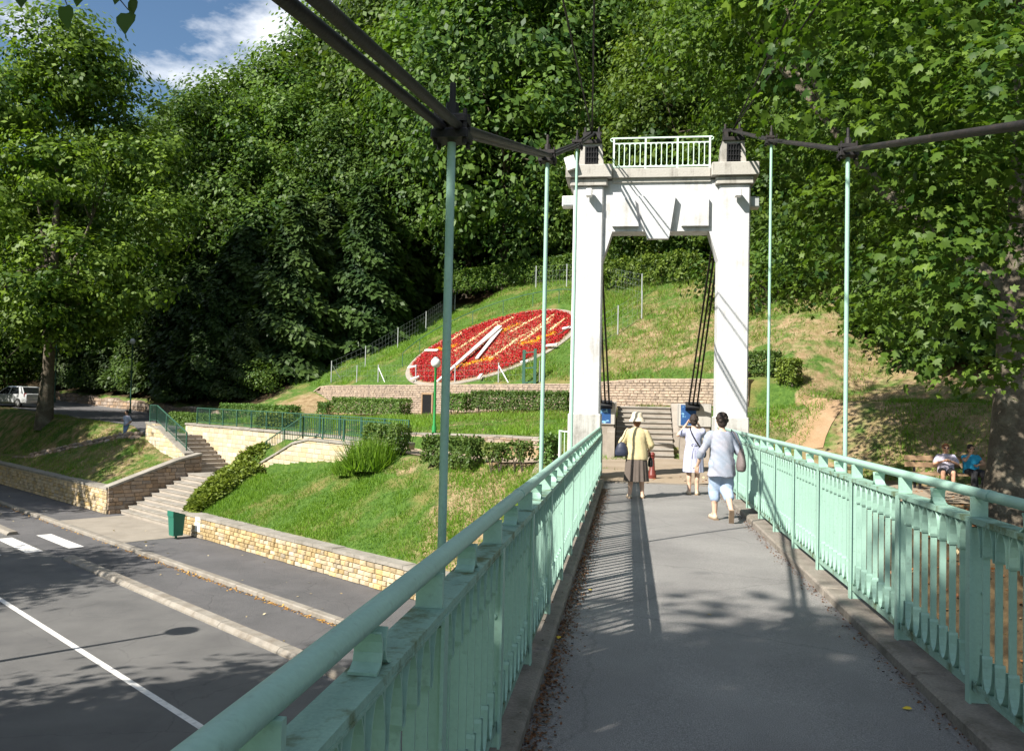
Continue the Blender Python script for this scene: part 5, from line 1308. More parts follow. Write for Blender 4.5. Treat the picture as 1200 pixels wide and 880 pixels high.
# ---------------------------------------------------------------- plane tree right (by the bench)
P = pz(1188, 612, zxy(8.2,19.)); P[2] = zxy(P[0], P[1])
lbR = []
rg = np.random.default_rng(21)
for k in range(26):
    a = rg.uniform(0,2*math.pi); rr = rg.uniform(1.5,6.8); z = rg.uniform(5.5,17); lbR.append(((math.cos(a)*rr, math.sin(a)*rr, z), (rg.uniform(1.1,1.8),)*2+(rg.uniform(.8,1.3),)))
for px, py, dep, r in [(1040,330,13.5,.9),(1090,300,13,1.0),(1150,350,12.5,.9),(1060,250,13.5,1.),(1130,230,12.5,1.1),(1190,280,12,1.),(1170,180,12,1.1),(1090,180,13,1.1),(1180,100,12,1.2),(1100,100,13,1.2),(1020,390,14,.6),(1100,410,13.5,.6),(1160,430,13,.5),(1030,170,14.5,1.),(1000,90,15,1.2),(1060,30,14,1.3),(1150,20,13,1.3),(965,40,16.5,1.1),(955,120,17,.8),(985,250,15.5,.8),(905,120,23,1.4),(932,200,22,1.3),(962,150,20,1.3),(958,245,21,1.1),(1000,200,19,1.2),(920,60,22,1.5),(985,60,20,1.4),(1010,280,19,1.),(1040,130,18,1.4),(1100,250,17.5,1.3),(1060,330,18,1.),(948,305,24.,1.),(972,255,23,1.2),(1000,285,24,1.2),(1030,240,23,1.4),(1060,290,24,1.2),(1090,330,23,1.2),(1010,215,22,1.3),(1120,290,23,1.4),(1150,240,21,1.5),(1140,370,18,.9),(1045,375,16,.7),(1085,390,15,.7),(1180,390,14,.8),(830,60,22,1.4),(870,30,21.5,1.5),(862,105,23,1.2),(800,20,23,1.3),(893,170,23.5,1.1),(840,-20,21,1.6),(900,-10,20,1.6),(920,110,22,1.3)]:
    d = ray(px, py); q = CP+d*dep-P; lbR.append((tuple(q), (r, r, r*.72)))
tR, nR = big_tree('plane_tree', 'huge plane tree with broad lobed leaves beside the bench', P, 17, .46, lbR, 'leaf_plane', 'maple', .145, 9.5, 42, .36, 9, nl=5, droop=1.0, flat=.38)
rgU = np.random.default_rng(31)
lbU = [((a, b, c), (2.3,2.3,1.7)) for a, b, c in [(-2,-1,12.5),(-4,-2,12),(0,-2,14),(-3,-3.5,14.5),(1.5,-1,13),(-1,1,15),(-4.6,-.5,13.5),(2,-3,12.5),(-2.5,-4.5,12.5),(3.5,0,13),(0,1.5,12.5),(2.5,2,14),(.5,3.6,13.8),(-2.5,3,14),(3,4,14),(-1,5.5,15),(-4,1.8,14.8),(5,3,13.5)]]  # extra dense lobes above the frame, added to cast shade on the bank
Pp, Nn, T = crown_points(lbU, 6., 40, .55, rgU, .5, .2)
link(bpy.data.objects.new('upper_crown', leaves_mesh('upper_crown', Pp, Nn, rgU.uniform(.6,1.3,len(Pp))*.3, T, 'kite', 'leaf_plane', rgU, .7)), tR)
# trees across the road, outside the frame, whose shade falls on the road, wall and deck
def off_tree(x, y, h, w, seed, label, n=14, z0=.3):
    rg = np.random.default_rng(seed); lb = broad_lobes(h, w, rg, n, z0)
    u_, v_ = xyuv(x, y); big_tree('plane_tree', label, (x, y, zg(u_, v_)), h, .4, lb, 'leaf_plane', 'kite', .36, 9., 32, .6, seed, group='plane trees on the river bank')
for i, (x, y, h, w) in enumerate([(-7.4,-8.6,18,10.5),(-13.2,3.0,13,7.8),(-27,11.5,14,9.5),(-39,27,21,12),(-52,39,24,13),(-46,33,21,11),(-59,53,24,13),(-66,60,24,13)]):
    off_tree(x, y, h, w, 90+i, 'plane tree on the river bank across the road', z0=.62 if i == 0 else .48 if i == 1 else .3)
# twig with a few leaves hanging into the picture, from the tree behind
t = thing('hanging_twig', 'twig with a few dark heart shaped leaves hanging against the sky', 'twig', tuple(CP+ray(60,-60)*2.4))
tw = MB()
P0 = CP+ray(20,-120)*2.5
for (x, y) in [(25,0),(78,18),(150,24),(60,2),(158,8),(95,-2),(45,4)]:
    q = CP+ray(x, y)*2.4; tw.tube([tuple(P0), tuple((P0+q)/2+np.array([0,0,.05])), tuple(q+np.array([0,0,.03]))], [.006,.004,.0015], 5)
obj('stem', tw, 'bark_dark', t)
heart = (np.array([(0,0,0),(.25,-.06,0),(.45,.15,0),(.42,.45,0),(.2,.8,0),(0,1.1,-.05),(-.2,.8,0),(-.42,.45,0),(-.45,.15,0),(-.25,-.06,0)]), [tuple(range(10))])
LEAF_T['heart'] = heart
for (x, y, s) in [(25,-10,.05),(76,8,.06),(148,16,.066),(156,0,.05),(93,-14,.05),(140,-14,.05)]:
    q = CP+ray(x, y)*2.4
    nr = np.array([[rnd.uniform(-.5,.5), -1., rnd.uniform(-.2,.4)]]); tg = np.array([[rnd.uniform(-.2,.2), 0, -1.]])
    me = leaves_mesh('leaf', (q-np.array(t.location))[None], nr, np.array([s]), np.array([.3]), 'heart', 'leaf_forest', rng, 0, tg)
    link(bpy.data.objects.new('leaf', me), t)
# ================================================================ people
mat('skin', (.62,.40,.29), .6, .06, 8., 60., local=True); mat('skin_warm', (.52,.30,.20), .6, .06, 8., 60., local=True)
mat('hair_dark', (.035,.024,.019), .55, .4, 30., 120., .006, local=True); mat('hair_red', (.22,.09,.04), .6, .3, 30., 120., .006, local=True)
mat('straw', (.66,.56,.42), .9, .12, 20., 120., .003, local=True)
mat('cardigan', (.58,.48,.27), .9, .06, 8., 90., .003, local=True)
mat('skirt_brown', (.125,.10,.085), .9, .12, 10., 80., .002, local=True)
mat('dress_blue', (.38,.40,.55), .85, .10, 12., 140., .003, (.50,.50,.60), .45, 40., local=True)
mat('tunic_grey', (.27,.31,.38), .85, .07, 6., 90., .003, (.36,.345,.39), .45, 3., local=True)
mat('pants_blue', (.38,.48,.64), .85, .08, 8., 90., .003, local=True)
mat('bag_navy', (.03,.035,.06), .5, .2, 12., 60., local=True); mat('bag_black', (.012,.012,.013), .5, .2, 12., 60., local=True); mat('bag_brown', (.17,.14,.135), .7, .2, 12., 60., local=True)
mat('shoe_beige', (.55,.44,.32), .7, .1, 12., 60., local=True); mat('sole', (.22,.16,.11), .8, .15, 12., 60., local=True); mat('shoe_dark', (.03,.03,.03), .6, .1, 12., 60., local=True)
mat('shirt_pale', (.36,.41,.56), .9, .08, 12., 90., 0, (.5,.5,.56), .5, 14., local=True); mat('jeans', (.16,.24,.40), .9, .12, 12., 90., local=True)
mat('tee_white', (.48,.43,.50), .9, .08, 12., 90., 0, (.45,.47,.62), .45, 10., local=True); mat('shorts_black', (.018,.018,.02), .9, .1, 12., 60., local=True)
mat('top_turquoise', (.03,.33,.55), .85, .08, 12., 90., local=True); mat('trousers_dark', (.03,.03,.034), .9, .1, 12., 60., local=True)
mat('glasses', (.01,.01,.012), .2, .1, 12., 60., local=True, spec=.5)
def tcap(mb, p0, p1, r0, r1, n=12):
    p0, p1 = Vector(p0), Vector(p1); d = (p1-p0)
    if d.length < 1e-5: return mb
    d.normalize()
    return mb.tube([p0-d*r0*.85, p0-d*r0*.5, p0, p1, p1+d*r1*.5, p1+d*r1*.85], [r0*.5, r0*.87, r0, r1, r1*.87, r1*.5], n)
def fuse(mb, voxel=.013, it=5, name='body'):
    me = mb.mesh(name); bm = bmesh.new(); bm.from_mesh(me); bmesh.ops.recalc_face_normals(bm, faces=bm.faces); bm.to_mesh(me); bm.free()
    o = bpy.data.objects.new('tmp', me); COL.objects.link(o)
    m = o.modifiers.new('r', 'REMESH'); m.mode = 'VOXEL'; m.voxel_size = voxel; m.use_smooth_shade = True
    s = o.modifiers.new('s', 'SMOOTH'); s.factor = .5; s.iterations = it
    dg = bpy.context.evaluated_depsgraph_get(); res = bpy.data.meshes.new_from_object(o.evaluated_get(dg)); res.name = name
    bpy.data.objects.remove(o); bpy.data.meshes.remove(me); return res
def wrinkle(me, amp, f=(22,22,14), ph=0.):
    n = len(me.vertices); co = np.empty(n*3, np.float32); me.vertices.foreach_get('co', co); co = co.reshape(-1,3)
    no = np.empty(n*3, np.float32); me.vertices.foreach_get('normal', no); no = no.reshape(-1,3)
    d = np.sin(co[:,0]*f[0]+co[:,2]*f[2]*.7+ph)*np.sin(co[:,1]*f[1]-co[:,2]*f[2]*.4)+.6*np.sin(co[:,2]*f[2]*2.1+co[:,0]*f[0]*1.3+ph*2)
    co += no*(d*amp)[:,None]; me.vertices.foreach_set('co', co.ravel()); me.update(); return me
def rings(spec, n=48, amp=0., k=9, inner=.012, seed=0):
    """garment from hem up: spec (z, cx, cy, rx, ry, fold); closed double wall"""
    r = random.Random(seed); ph = [r.uniform(0,6) for _ in range(3)]
    def ring(s, off):
        z, cx, cy, rx, ry, fo = s; out = []
        for i in range(n):
            a = 2*math.pi*i/n; f = 1+fo*(math.sin(a*k+ph[0])+.6*math.sin(a*(k*.5+2)+ph[1])+.5*math.sin(a*3+ph[2])*.5)
            out.append((cx+(rx*f-off)*math.cos(a), cy+(ry*f-off)*math.sin(a), z))
        return out
    return MB().loft([ring(s, 0) for s in spec]+[ring(s, inner) for s in spec[::-1]], False)
def hand(mb, w, d, nrm, side, s=1., curl=.5):
    """palm and five fingers from wrist w along d; nrm = palm direction the fingers curl towards"""
    w, d, nrm = Vector(w), Vector(d).normalized(), Vector(nrm); nrm = (nrm-d*nrm.dot(d)).normalized(); b = d.cross(nrm)*side
    for q in (-.026,-.009,.009,.026): tcap(mb, w+b*q*s*.7, w+d*.082*s+b*q*s, .016*s, .013*s, 8)
    for i, (q, l) in enumerate(((-.030,.058),(-.010,.070),(.010,.075),(.030,.066))):
        a = w+d*.085*s+b*q*s; m = a+(d*math.cos(curl*.6)+nrm*math.sin(curl*.6))*l*.55*s; e = m+(d*math.cos(curl*1.5)+nrm*math.sin(curl*1.5))*l*.5*s
        mb.tube([a, m, e], [.0092*s,.0085*s,.007*s], 8)
    a = w+d*.025*s+b*.028*s; m = a+(d*.6+b*.75+nrm*.3).normalized()*.040*s; e = m+(d*.85+b*.25+nrm*.4).normalized()*.034*s
    mb.tube([a, m, e], [.012*s,.010*s,.008*s], 8)
def body(pose, name='body', skin='skin', fat=1.):
    mb = MB(); f = fat; hz = pose.get('hip', .90); lean = pose.get('lean', 0.)
    P = lambda x, y, z: (x, y+lean*(z-hz), z)
    sh = hz+.40
    mb.ell(P(0,0,hz), (.165*f,.118*f,.13)); mb.ell(P(0,0,hz+.14), (.135*f,.105*f,.15)); mb.ell(P(0,0,hz+.29), (.158*f,.112*f,.17))
    tcap(mb, P(-.13,0,sh-.02), P(.13,0,sh-.02), .062, .062); tcap(mb, P(0,0,sh+.0), P(0,.012,sh+.12), .054, .048)
    hd = Vector(P(*pose.get('head', (0,.02,0)))); hc = Vector((pose.get('head',(0,.02,0))[0], P(0,.02,sh+.20)[1]+pose.get('head',(0,.02,0))[1]-.02, sh+.205))
    mb.ell(hc, (.073,.092,.112), 16, 12); mb.ell(hc+Vector((0,.035,-.06)), (.052,.055,.055))     # skull, jaw
    mb.ell(hc+Vector((0,.094,-.012)), (.012,.018,.024)); mb.ell(hc+Vector((0,.088,-.05)), (.024,.010,.008)); mb.ell(hc+Vector((0,.078,.022)), (.05,.015,.012))
    for s in (-1,1):
        mb.ell(hc+Vector((s*.075,-.005,-.01)), (.011,.020,.030)); mb.ell(hc+Vector((s*.028,.082,.003)), (.012,.010,.008))
    hands = []
    for s, key in ((-1,'L'),(1,'R')):
        S = P(s*.165*min(f,1.1),0,sh-.03); E, Wp = pose['el'+key], pose['wr'+key]
        tcap(mb, S, E, .050*f, .037*f); tcap(mb, E, Wp, .038*f, .024)
        d = Vector(Wp)-Vector(E); hands.append((Wp, pose.get('hd'+key, d), pose.get('hn'+key, (-s*.5,.6,.1)), s))
        Hj = P(s*.085*f,0,hz-.04); K, A = pose['kn'+key], pose['an'+key]
        tcap(mb, Hj, K, .088*f, .056*f); tcap(mb, K, A, .057*f, .036)
        mb.ell((Vector(K)*.62+Vector(A)*.38)+Vector((0,-.016,0)), (.044*f,.046*f,.10))
        t_ = pose.get('toe'+key); 
        if t_ is None: t_ = (A[0]+s*.03, A[1]+.16, A[2]-.055)
        hl = pose.get('heel'+key, (A[0], A[1]-.035, A[2]-.045))
        tcap(mb, A, hl, .034, .033); tcap(mb, hl, t_, .032, .028); tcap(mb, A, ((A[0]+t_[0])/2, (A[1]+t_[1])/2, (A[2]+t_[2])/2+.01), .034, .03)
    me = fuse(mb, .0125, 4, name)
    hm = MB()
    for h in hands: hand(hm, *h[:3], h[3], 1., .6)
    h2 = hm.mesh('h'); bm = bmesh.new(); bm.from_mesh(me); bm.from_mesh(h2); bmesh.ops.recalc_face_normals(bm, faces=bm.faces); bm.to_mesh(me); bm.free()
    me.shade_smooth(); me.materials.append(MATS[skin]); return me, hc, sh, P
def add(t, name, me, m, sm=True):
    if isinstance(me, MB):
        me = me.mesh(name); bm = bmesh.new(); bm.from_mesh(me); bmesh.ops.recalc_face_normals(bm, faces=bm.faces); bm.to_mesh(me); bm.free()
    me.name = name; me.materials.clear(); me.materials.append(MATS[m])
    if sm: me.shade_smooth()
    o = bpy.data.objects.new(name, me); link(o, t); return o
def shoe(t, pose, key, m, s):
    A = pose['an'+key]; t_ = pose.get('toe'+key) or (A[0]+s*.03, A[1]+.16, A[2]-.055); hl = pose.get('heel'+key, (A[0], A[1]-.035, A[2]-.045))
    mb = MB(); hl_, tt = Vector(hl), Vector(t_); up = Vector((0,0,1)); d = (tt-hl_).normalized(); n = (up-d*up.dot(d)).normalized()
    tcap(mb, hl_-n*.004, tt-n*.002, .041, .038); tcap(mb, hl_.lerp(tt,.5), tt-d*.02, .044, .040)
    o = add(t, 'shoe', fuse(mb, .012, 3), m)
    sm = MB(); b = d.cross(n)
    P = [hl_-d*.05-b*.036, hl_-d*.05+b*.036, tt+d*.045+b*.036, tt+d*.045-b*.036]
    sm.hexa([p-n*.048 for p in P]+[p-n*.026 for p in P]); add(o, 'sole', sm, 'sole', False)
def hairdo(t, hc, m, curly=False, seed=1, longb=.0):
    r = random.Random(seed); mb = MB(); mb.ell(hc+Vector((0,-.018,.028)), (.088,.098,.104), 16, 12); mb.ell(hc+Vector((0,-.05,-.035-longb)), (.074,.060,.075+longb), 14, 10)
    for _ in range(60 if curly else 26):
        a = r.uniform(0,6.28); e = r.uniform(-.35,1.35); v = Vector((math.cos(a)*math.cos(e), math.sin(a)*math.cos(e)-.15, math.sin(e)))
        if v.y > .35 and v.z < .45: continue
        mb.ell(hc+Vector((0,-.015,.02))+Vector((v.x*.084,v.y*.092,v.z*.1)), (.020,)*3 if curly else (.016,.02,.018), 7, 5)
    return add(t, 'hair', fuse(mb, .009, 2), m)
def person(label, loc, rz, sc_, group=None):
    t = thing('person', label, 'person', tuple(loc), group); t.rotation_euler = (0,0,rz); t.scale = (sc_,)*3; return t
def put(t, me): o = bpy.data.objects.new('body', me); return link(o, t)
# ---------------------------------------------------------------- woman in yellow cardigan
t = person('woman in yellow cardigan, brown skirt and cream sun hat walking off the bridge', pz(745,583.5,DZ+.012), R(2), .955)
pose = dict(elL=(-.29,-.02,1.04), wrL=(-.22,.17,1.0), elR=(.28,.0,1.03), wrR=(.24,.15,.90), knL=(-.10,.02,.47), anL=(-.115,-.02,.085), knR=(.10,.03,.47), anR=(.125,.02,.085), hdR=(.05,.3,-.9))
me, hc, sh, P = body(pose, fat=1.12); put(t, me)
tor = MB().loft([[(rx*math.cos(2*math.pi*i/32), cy+ry*math.sin(2*math.pi*i/32), z) for i in range(32)] for z, cy, rx, ry in ((.74,.0,.222,.165),(.80,0,.220,.165),(.95,0,.20,.150),(1.05,0,.192,.145),(1.18,0,.195,.140),(1.27,0,.190,.120),(1.325,0,.15,.095),(1.36,.005,.075,.07))])
for s, K in ((-1,'L'),(1,'R')):
    tcap(tor, (s*.165,0,1.265), pose['el'+K], .078, .066); tcap(tor, pose['el'+K], tuple(Vector(pose['el'+K]).lerp(Vector(pose['wr'+K]),.35)), .066, .060)
add(t, 'cardigan', wrinkle(wrinkle(fuse(tor, .012, 3), .007, (15,15,9)), .003, (47,40,30), 2.), 'cardigan')
add(t, 'skirt', rings([(.33,0,0,.235,.185,.055),(.40,0,0,.228,.180,.05),(.55,0,0,.215,.172,.042),(.70,0,0,.205,.165,.026),(.80,0,0,.19,.150,.008),(.90,0,0,.17,.13,.0)], 96, k=16), 'skirt_brown')
h = add(t, 'hat', MB().lathe([(.158,-.062),(.150,-.040),(.115,.010),(.106,.020),(.103,.075),(.085,.108),(.045,.122),(.003,.125),(.003,.115),(.04,.112),(.078,.098),(.096,.07),(.10,.012),(.148,-.052)], (hc.x,hc.y-.008,hc.z+.035), 28, False), 'straw')
add(h, 'hat_band', MB().lathe([(.109,.012),(.108,.032),(.104,.032),(.104,.012)], (hc.x,hc.y-.008,hc.z+.035), 28, False), 'straw')
hairdo(t, hc+Vector((0,0,-.02)), 'hair_red', seed=3)
for K, s in (('L',-1),('R',1)): shoe(t, pose, K, 'shoe_beige', s)
bg = add(t, 'handbag', fuse(MB().loft([[(-.29+rx*math.cos(2*math.pi*i/20)*.8, -.09+ry*math.sin(2*math.pi*i/20), z) for i in range(20)] for z, rx, ry in ((.80,.10,.04),(.815,.155,.075),(.88,.165,.085),(.98,.13,.07),(1.05,.085,.045),(1.075,.05,.025))]), .012, 4), 'bag_navy')
add(bg, 'strap', MB().tube([(-.34,-.09,1.03),(-.29,-.10,1.15),(-.20,-.06,1.33),(-.17,.0,1.345),(-.20,.05,1.28),(-.27,.02,1.12),(-.25,-.06,1.02)], .009, 6), 'straw')
b2 = add(t, 'black_bag', fuse(MB().loft([[(.275+rx*math.cos(2*math.pi*i/16), .10+ry*math.sin(2*math.pi*i/16), z) for i in range(16)] for z, rx, ry in ((.60,.03,.07),(.615,.05,.11),(.70,.05,.11),(.78,.03,.08))]), .012, 3), 'bag_black')
add(b2, 'bag_handle', MB().tube([(.275,.04,.77),(.27,.08,.86),(.26,.14,.88),(.275,.17,.77)], .007, 6), 'bag_black')
# ---------------------------------------------------------------- woman taking a picture
t = person('dark haired woman in pale blue dress raising a camera at the bridge end', pz(812,579.5,DZ+.012), R(-4), .955)
pose = dict(elL=(-.315,.10,1.19), wrL=(-.135,.20,1.44), elR=(.24,.19,1.16), wrR=(.09,.23,1.42), hdL=(.5,.3,.75), hdR=(-.5,.1,.75), hnL=(.6,.3,0), hnR=(-.6,.3,0), knL=(-.085,.015,.47), anL=(-.075,-.01,.085), knR=(.08,.0,.47), anR=(.075,.0,.085))
me, hc, sh, P = body(pose, fat=1.0); put(t, me)
tor = MB().loft([[(rx*math.cos(2*math.pi*i/32), cy+ry*math.sin(2*math.pi*i/32), z) for i in range(32)] for z, cy, rx, ry in ((.86,0,.182,.135),(.95,0,.168,.128),(1.04,0,.152,.118),(1.16,0,.170,.122),(1.26,0,.180,.112),(1.315,0,.150,.09),(1.345,.005,.085,.07))])
for s, K in ((-1,'L'),(1,'R')): tcap(tor, (s*.162,0,1.275), tuple(Vector((s*.165,0,1.27)).lerp(Vector(pose['el'+K]),.5)), .074, .066)
add(t, 'dress_top', wrinkle(wrinkle(fuse(tor, .0115, 3), .006), .003, (47,40,30), 2.), 'dress_blue')
add(t, 'dress_skirt', rings([(.46,0,0,.205,.16,.05),(.55,0,0,.20,.157,.045),(.70,0,0,.195,.152,.03),(.85,0,0,.186,.14,.016),(.96,0,0,.168,.128,.004),(1.03,0,0,.150,.114,0)], 80, k=12, seed=2), 'dress_blue')
tie = MB(); 
for s in (-1,1): tie.tube([(0,-.125,1.02),(s*.035,-.140,1.045),(s*.06,-.135,1.02),(s*.03,-.135,1.0),(0,-.128,1.015)], .010, 6).tube([(0,-.13,1.01),(s*.02,-.14,.90),(s*.03,-.15,.74)], [.011,.010,.007], 6)
add(t, 'waist_tie', tie, 'dress_blue')
hairdo(t, hc, 'hair_dark', seed=5)
st = [(-.07,-.02,1.37),(-.075,-.075,1.335),(-.03,-.128,1.22),(.05,-.135,1.08),(.12,-.125,.98),(.185,-.06,.90),(.2,.02,.87)]
add(t, 'shoulder_strap', MB().tube(st, .014, 6, flat=.5), 'bag_black')
add(t, 'bag', fuse(MB().ell((.215,.06,.83), (.045,.10,.085), 14, 10), .012, 2), 'bag_black')
for K, s in (('L',-1),('R',1)): shoe(t, pose, K, 'shoe_beige', s)
cm = thing('camera_device', 'small black camera held up to the face of the woman in the blue dress', 'camera', tuple(pz(812,579.5,DZ+.012)+np.array([-.02,.25,1.47*.955])))
c0 = cm.location; obj('camera_body', MB().cbox(c0.x-.055,c0.x+.055,c0.y-.02,c0.y+.02,c0.z-.035,c0.z+.035,.008), 'bag_black', cm); obj('lens', MB().tube([(c0.x,c0.y+.02,c0.z),(c0.x,c0.y+.06,c0.z)], .025, 12), 'bag_black', cm)
# ---------------------------------------------------------------- woman in grey tunic, walking
t = person('woman in grey tunic and pale blue cropped trousers walking with a brown shoulder bag', pz(845,609.5,DZ+.012), R(6), 1.0)
pose = dict(lean=.05, elL=(-.30,-.01,1.03), wrL=(-.345,.13,.80), elR=(.27,-.02,1.05), wrR=(.22,.17,1.06), hdL=(-.05,.35,-.9), knL=(-.085,.10,.47), anL=(-.075,.10,.085), knR=(.09,.03,.45), anR=(.085,-.27,.205), toeR=(.10,-.235,.035), heelR=(.085,-.315,.175))
me, hc, sh, P = body(pose, fat=1.1); put(t, me)
L2 = lambda z: .05*(z-.9)
tor = MB().loft([[(rx*math.cos(2*math.pi*i/32), cy+L2(z)+ry*math.sin(2*math.pi*i/32)-.01, z) for i in range(32)] for z, cy, rx, ry in ((.66,0,.212,.155),(.72,0,.210,.155),(.85,0,.198,.150),(.98,0,.178,.138),(1.08,0,.172,.135),(1.20,0,.180,.130),(1.28,0,.175,.110),(1.325,0,.145,.09),(1.35,.005,.085,.07))])
for s, K in ((-1,'L'),(1,'R')):
    tcap(tor, (s*.172,.02,1.275), pose['el'+K], .078, .060); tcap(tor, pose['el'+K], tuple(Vector(pose['el'+K]).lerp(Vector(pose['wr'+K]),.28)), .060, .062)
add(t, 'tunic', wrinkle(wrinkle(fuse(tor, .0115, 3), .010, (19,15,12), 1.), .0035, (43,38,33), 2.), 'tunic_grey')
pn = MB()
for s, K in ((-1,'L'),(1,'R')):
    tcap(pn, (s*.09,0,.86), pose['kn'+K], .115, .098); tcap(pn, pose['kn'+K], tuple(Vector(pose['kn'+K]).lerp(Vector(pose['an'+K]),.36)), .092, .084)
pn.ell((0,0,.86), (.19,.14,.13))
add(t, 'cropped_trousers', wrinkle(wrinkle(fuse(pn, .0125, 3), .007), .003, (45,41,28), 1.), 'pants_blue')
hairdo(t, hc, 'hair_dark', True, 7)
for K, s in (('L',-1),('R',1)): shoe(t, pose, K, 'shoe_beige', s)
bg = add(t, 'shoulder_bag', fuse(MB().loft([[(.275+rx*math.cos(2*math.pi*i/20), -.06+ry*math.sin(2*math.pi*i/20), z) for i in range(20)] for z, rx, ry in ((.74,.035,.06),(.76,.065,.11),(.83,.075,.13),(.93,.062,.115),(1.03,.045,.07),(1.10,.025,.04))]), .012, 5), 'bag_brown')
add(bg, 'strap', MB().tube([(.27,-.09,1.06),(.235,-.09,1.18),(.16,-.05,1.345),(.145,.03,1.365),(.19,.08,1.26),(.25,.05,1.08)], .014, 6, flat=.6), 'bag_brown')
# ---------------------------------------------------------------- man on the terrace
P_ = pv(148, 504, 17.9); u_, v_, _ = uvz(P_); Pm = np.array(W3(u_, v_, zg(u_, v_)+.03))
t = person('man in pale shirt and jeans walking along the terrace by the stairs', Pm, R(160), 1.04)
pose = dict(elL=(-.26,-.06,1.05), wrL=(-.22,.10,.90), elR=(.25,.0,1.05), wrR=(.10,.19,1.10), knL=(-.09,.15,.48), anL=(-.09,.20,.09), knR=(.09,.02,.46), anR=(.09,-.22,.13), toeR=(.1,-.10,.035))
me, hc, sh, P = body(pose, skin='skin_warm'); put(t, me)
tor = MB().loft([[(rx*math.cos(2*math.pi*i/24), ry*math.sin(2*math.pi*i/24), z) for i in range(24)] for z, rx, ry in ((.82,.18,.135),(.95,.17,.128),(1.15,.185,.128),(1.27,.185,.11),(1.33,.13,.085),(1.35,.07,.06))])
for s, K in ((-1,'L'),(1,'R')): tcap(tor, (s*.165,0,1.265), tuple(Vector((s*.165,0,1.27)).lerp(Vector(pose['el'+K]),.8)), .072, .064)
add(t, 'shirt', fuse(tor, .016, 3), 'shirt_pale')
pn = MB()
for s, K in ((-1,'L'),(1,'R')): tcap(pn, (s*.09,0,.86), pose['kn'+K], .10, .075); tcap(pn, pose['kn'+K], tuple(Vector(pose['kn'+K]).lerp(Vector(pose['an'+K]),.93)), .075, .062)
pn.ell((0,0,.87), (.175,.13,.11)); add(t, 'jeans', fuse(pn, .016, 3), 'jeans'); hairdo(t, hc, 'hair_dark', False, 9)
for K, s in (('L',-1),('R',1)): shoe(t, pose, K, 'shoe_dark', s)
add(t, 'backpack', fuse(MB().ell((0,-.19,1.12), (.14,.10,.2), 14, 10), .016, 2), 'bag_navy')
# ---------------------------------------------------------------- couple on the bench
bx, by, BZ = BENCH
def sitter(label, x, rz, top, topm, legm, hairm, pose_up, shorts):
    hz = .52; t = person(label, (x, by+.36, BZ), rz, 1.0)
    pose = dict(hip=hz, lean=-.06, knL=(-.12,.42,.50), anL=(-.12,.46,.09), knR=(.12,.42,.50), anR=(.13,.40,.09), **pose_up)
    me, hc, sh, P = body(pose, skin='skin_warm', fat=1.12); put(t, me)
    tor = MB().loft([[(rx*math.cos(2*math.pi*i/24), -.06*(z-hz)+ry*math.sin(2*math.pi*i/24), z) for i in range(24)] for z, rx, ry in ((hz-.06,.21,.16),(hz+.1,.205,.165),(hz+.26,.20,.15),(hz+.37,.195,.12),(hz+.43,.14,.09),(hz+.455,.075,.065))])
    for s, K in ((-1,'L'),(1,'R')): tcap(tor, (s*.17,-.02,hz+.37), tuple(Vector((s*.17,-.02,hz+.37)).lerp(Vector(pose['el'+K]),.75 if shorts else .35)), .08, .07)
    add(t, top, fuse(tor, .016, 3), topm)
    pn = MB(); pn.ell((0,0,hz), (.20,.15,.12))
    for s, K in ((-1,'L'),(1,'R')):
        tcap(pn, (s*.10,.02,hz-.01), tuple(Vector((s*.1,.02,hz)).lerp(Vector(pose['kn'+K]), .9 if shorts else 1.)), .105, .09)
        if not shorts: tcap(pn, pose['kn'+K], tuple(Vector(pose['kn'+K]).lerp(Vector(pose['an'+K]),.75)), .085, .07)
    add(t, 'shorts' if shorts else 'trousers', fuse(pn, .016, 3), legm); hairdo(t, hc, hairm, shorts, 13)
    gl = MB()
    for s in (-1,1): gl.ell(hc+Vector((s*.034,.095,.004)), (.028,.010,.020), 10, 6)
    gl.tube([hc+Vector((-.075,.0,.008)), hc+Vector((-.066,.08,.008)), hc+Vector((.066,.08,.008)), hc+Vector((.075,.0,.008))], .005, 5); add(t, 'sunglasses', gl, 'glasses')
    for K, s in (('L',-1),('R',1)): shoe(t, pose, K, 'shoe_beige', s)
    return t
sitter('person in pale patterned tee and black shorts sitting on the bench', bx+.22, R(168), 'tee', 'tee_white', 'shorts_black', 'hair_red', dict(elL=(-.29,.04,.70), wrL=(-.06,.26,.80), elR=(.29,.04,.70), wrR=(.06,.27,.80)), True)
sitter('person in turquoise top and dark trousers sitting with a hand at the face', bx+.86, R(186), 'top', 'top_turquoise', 'trousers_dark', 'hair_dark', dict(elL=(-.27,.12,.74), wrL=(.0,.30,.70), elR=(.26,.20,.82), wrR=(.07,.16,1.04), hdR=(-.2,-.05,.9)), False)
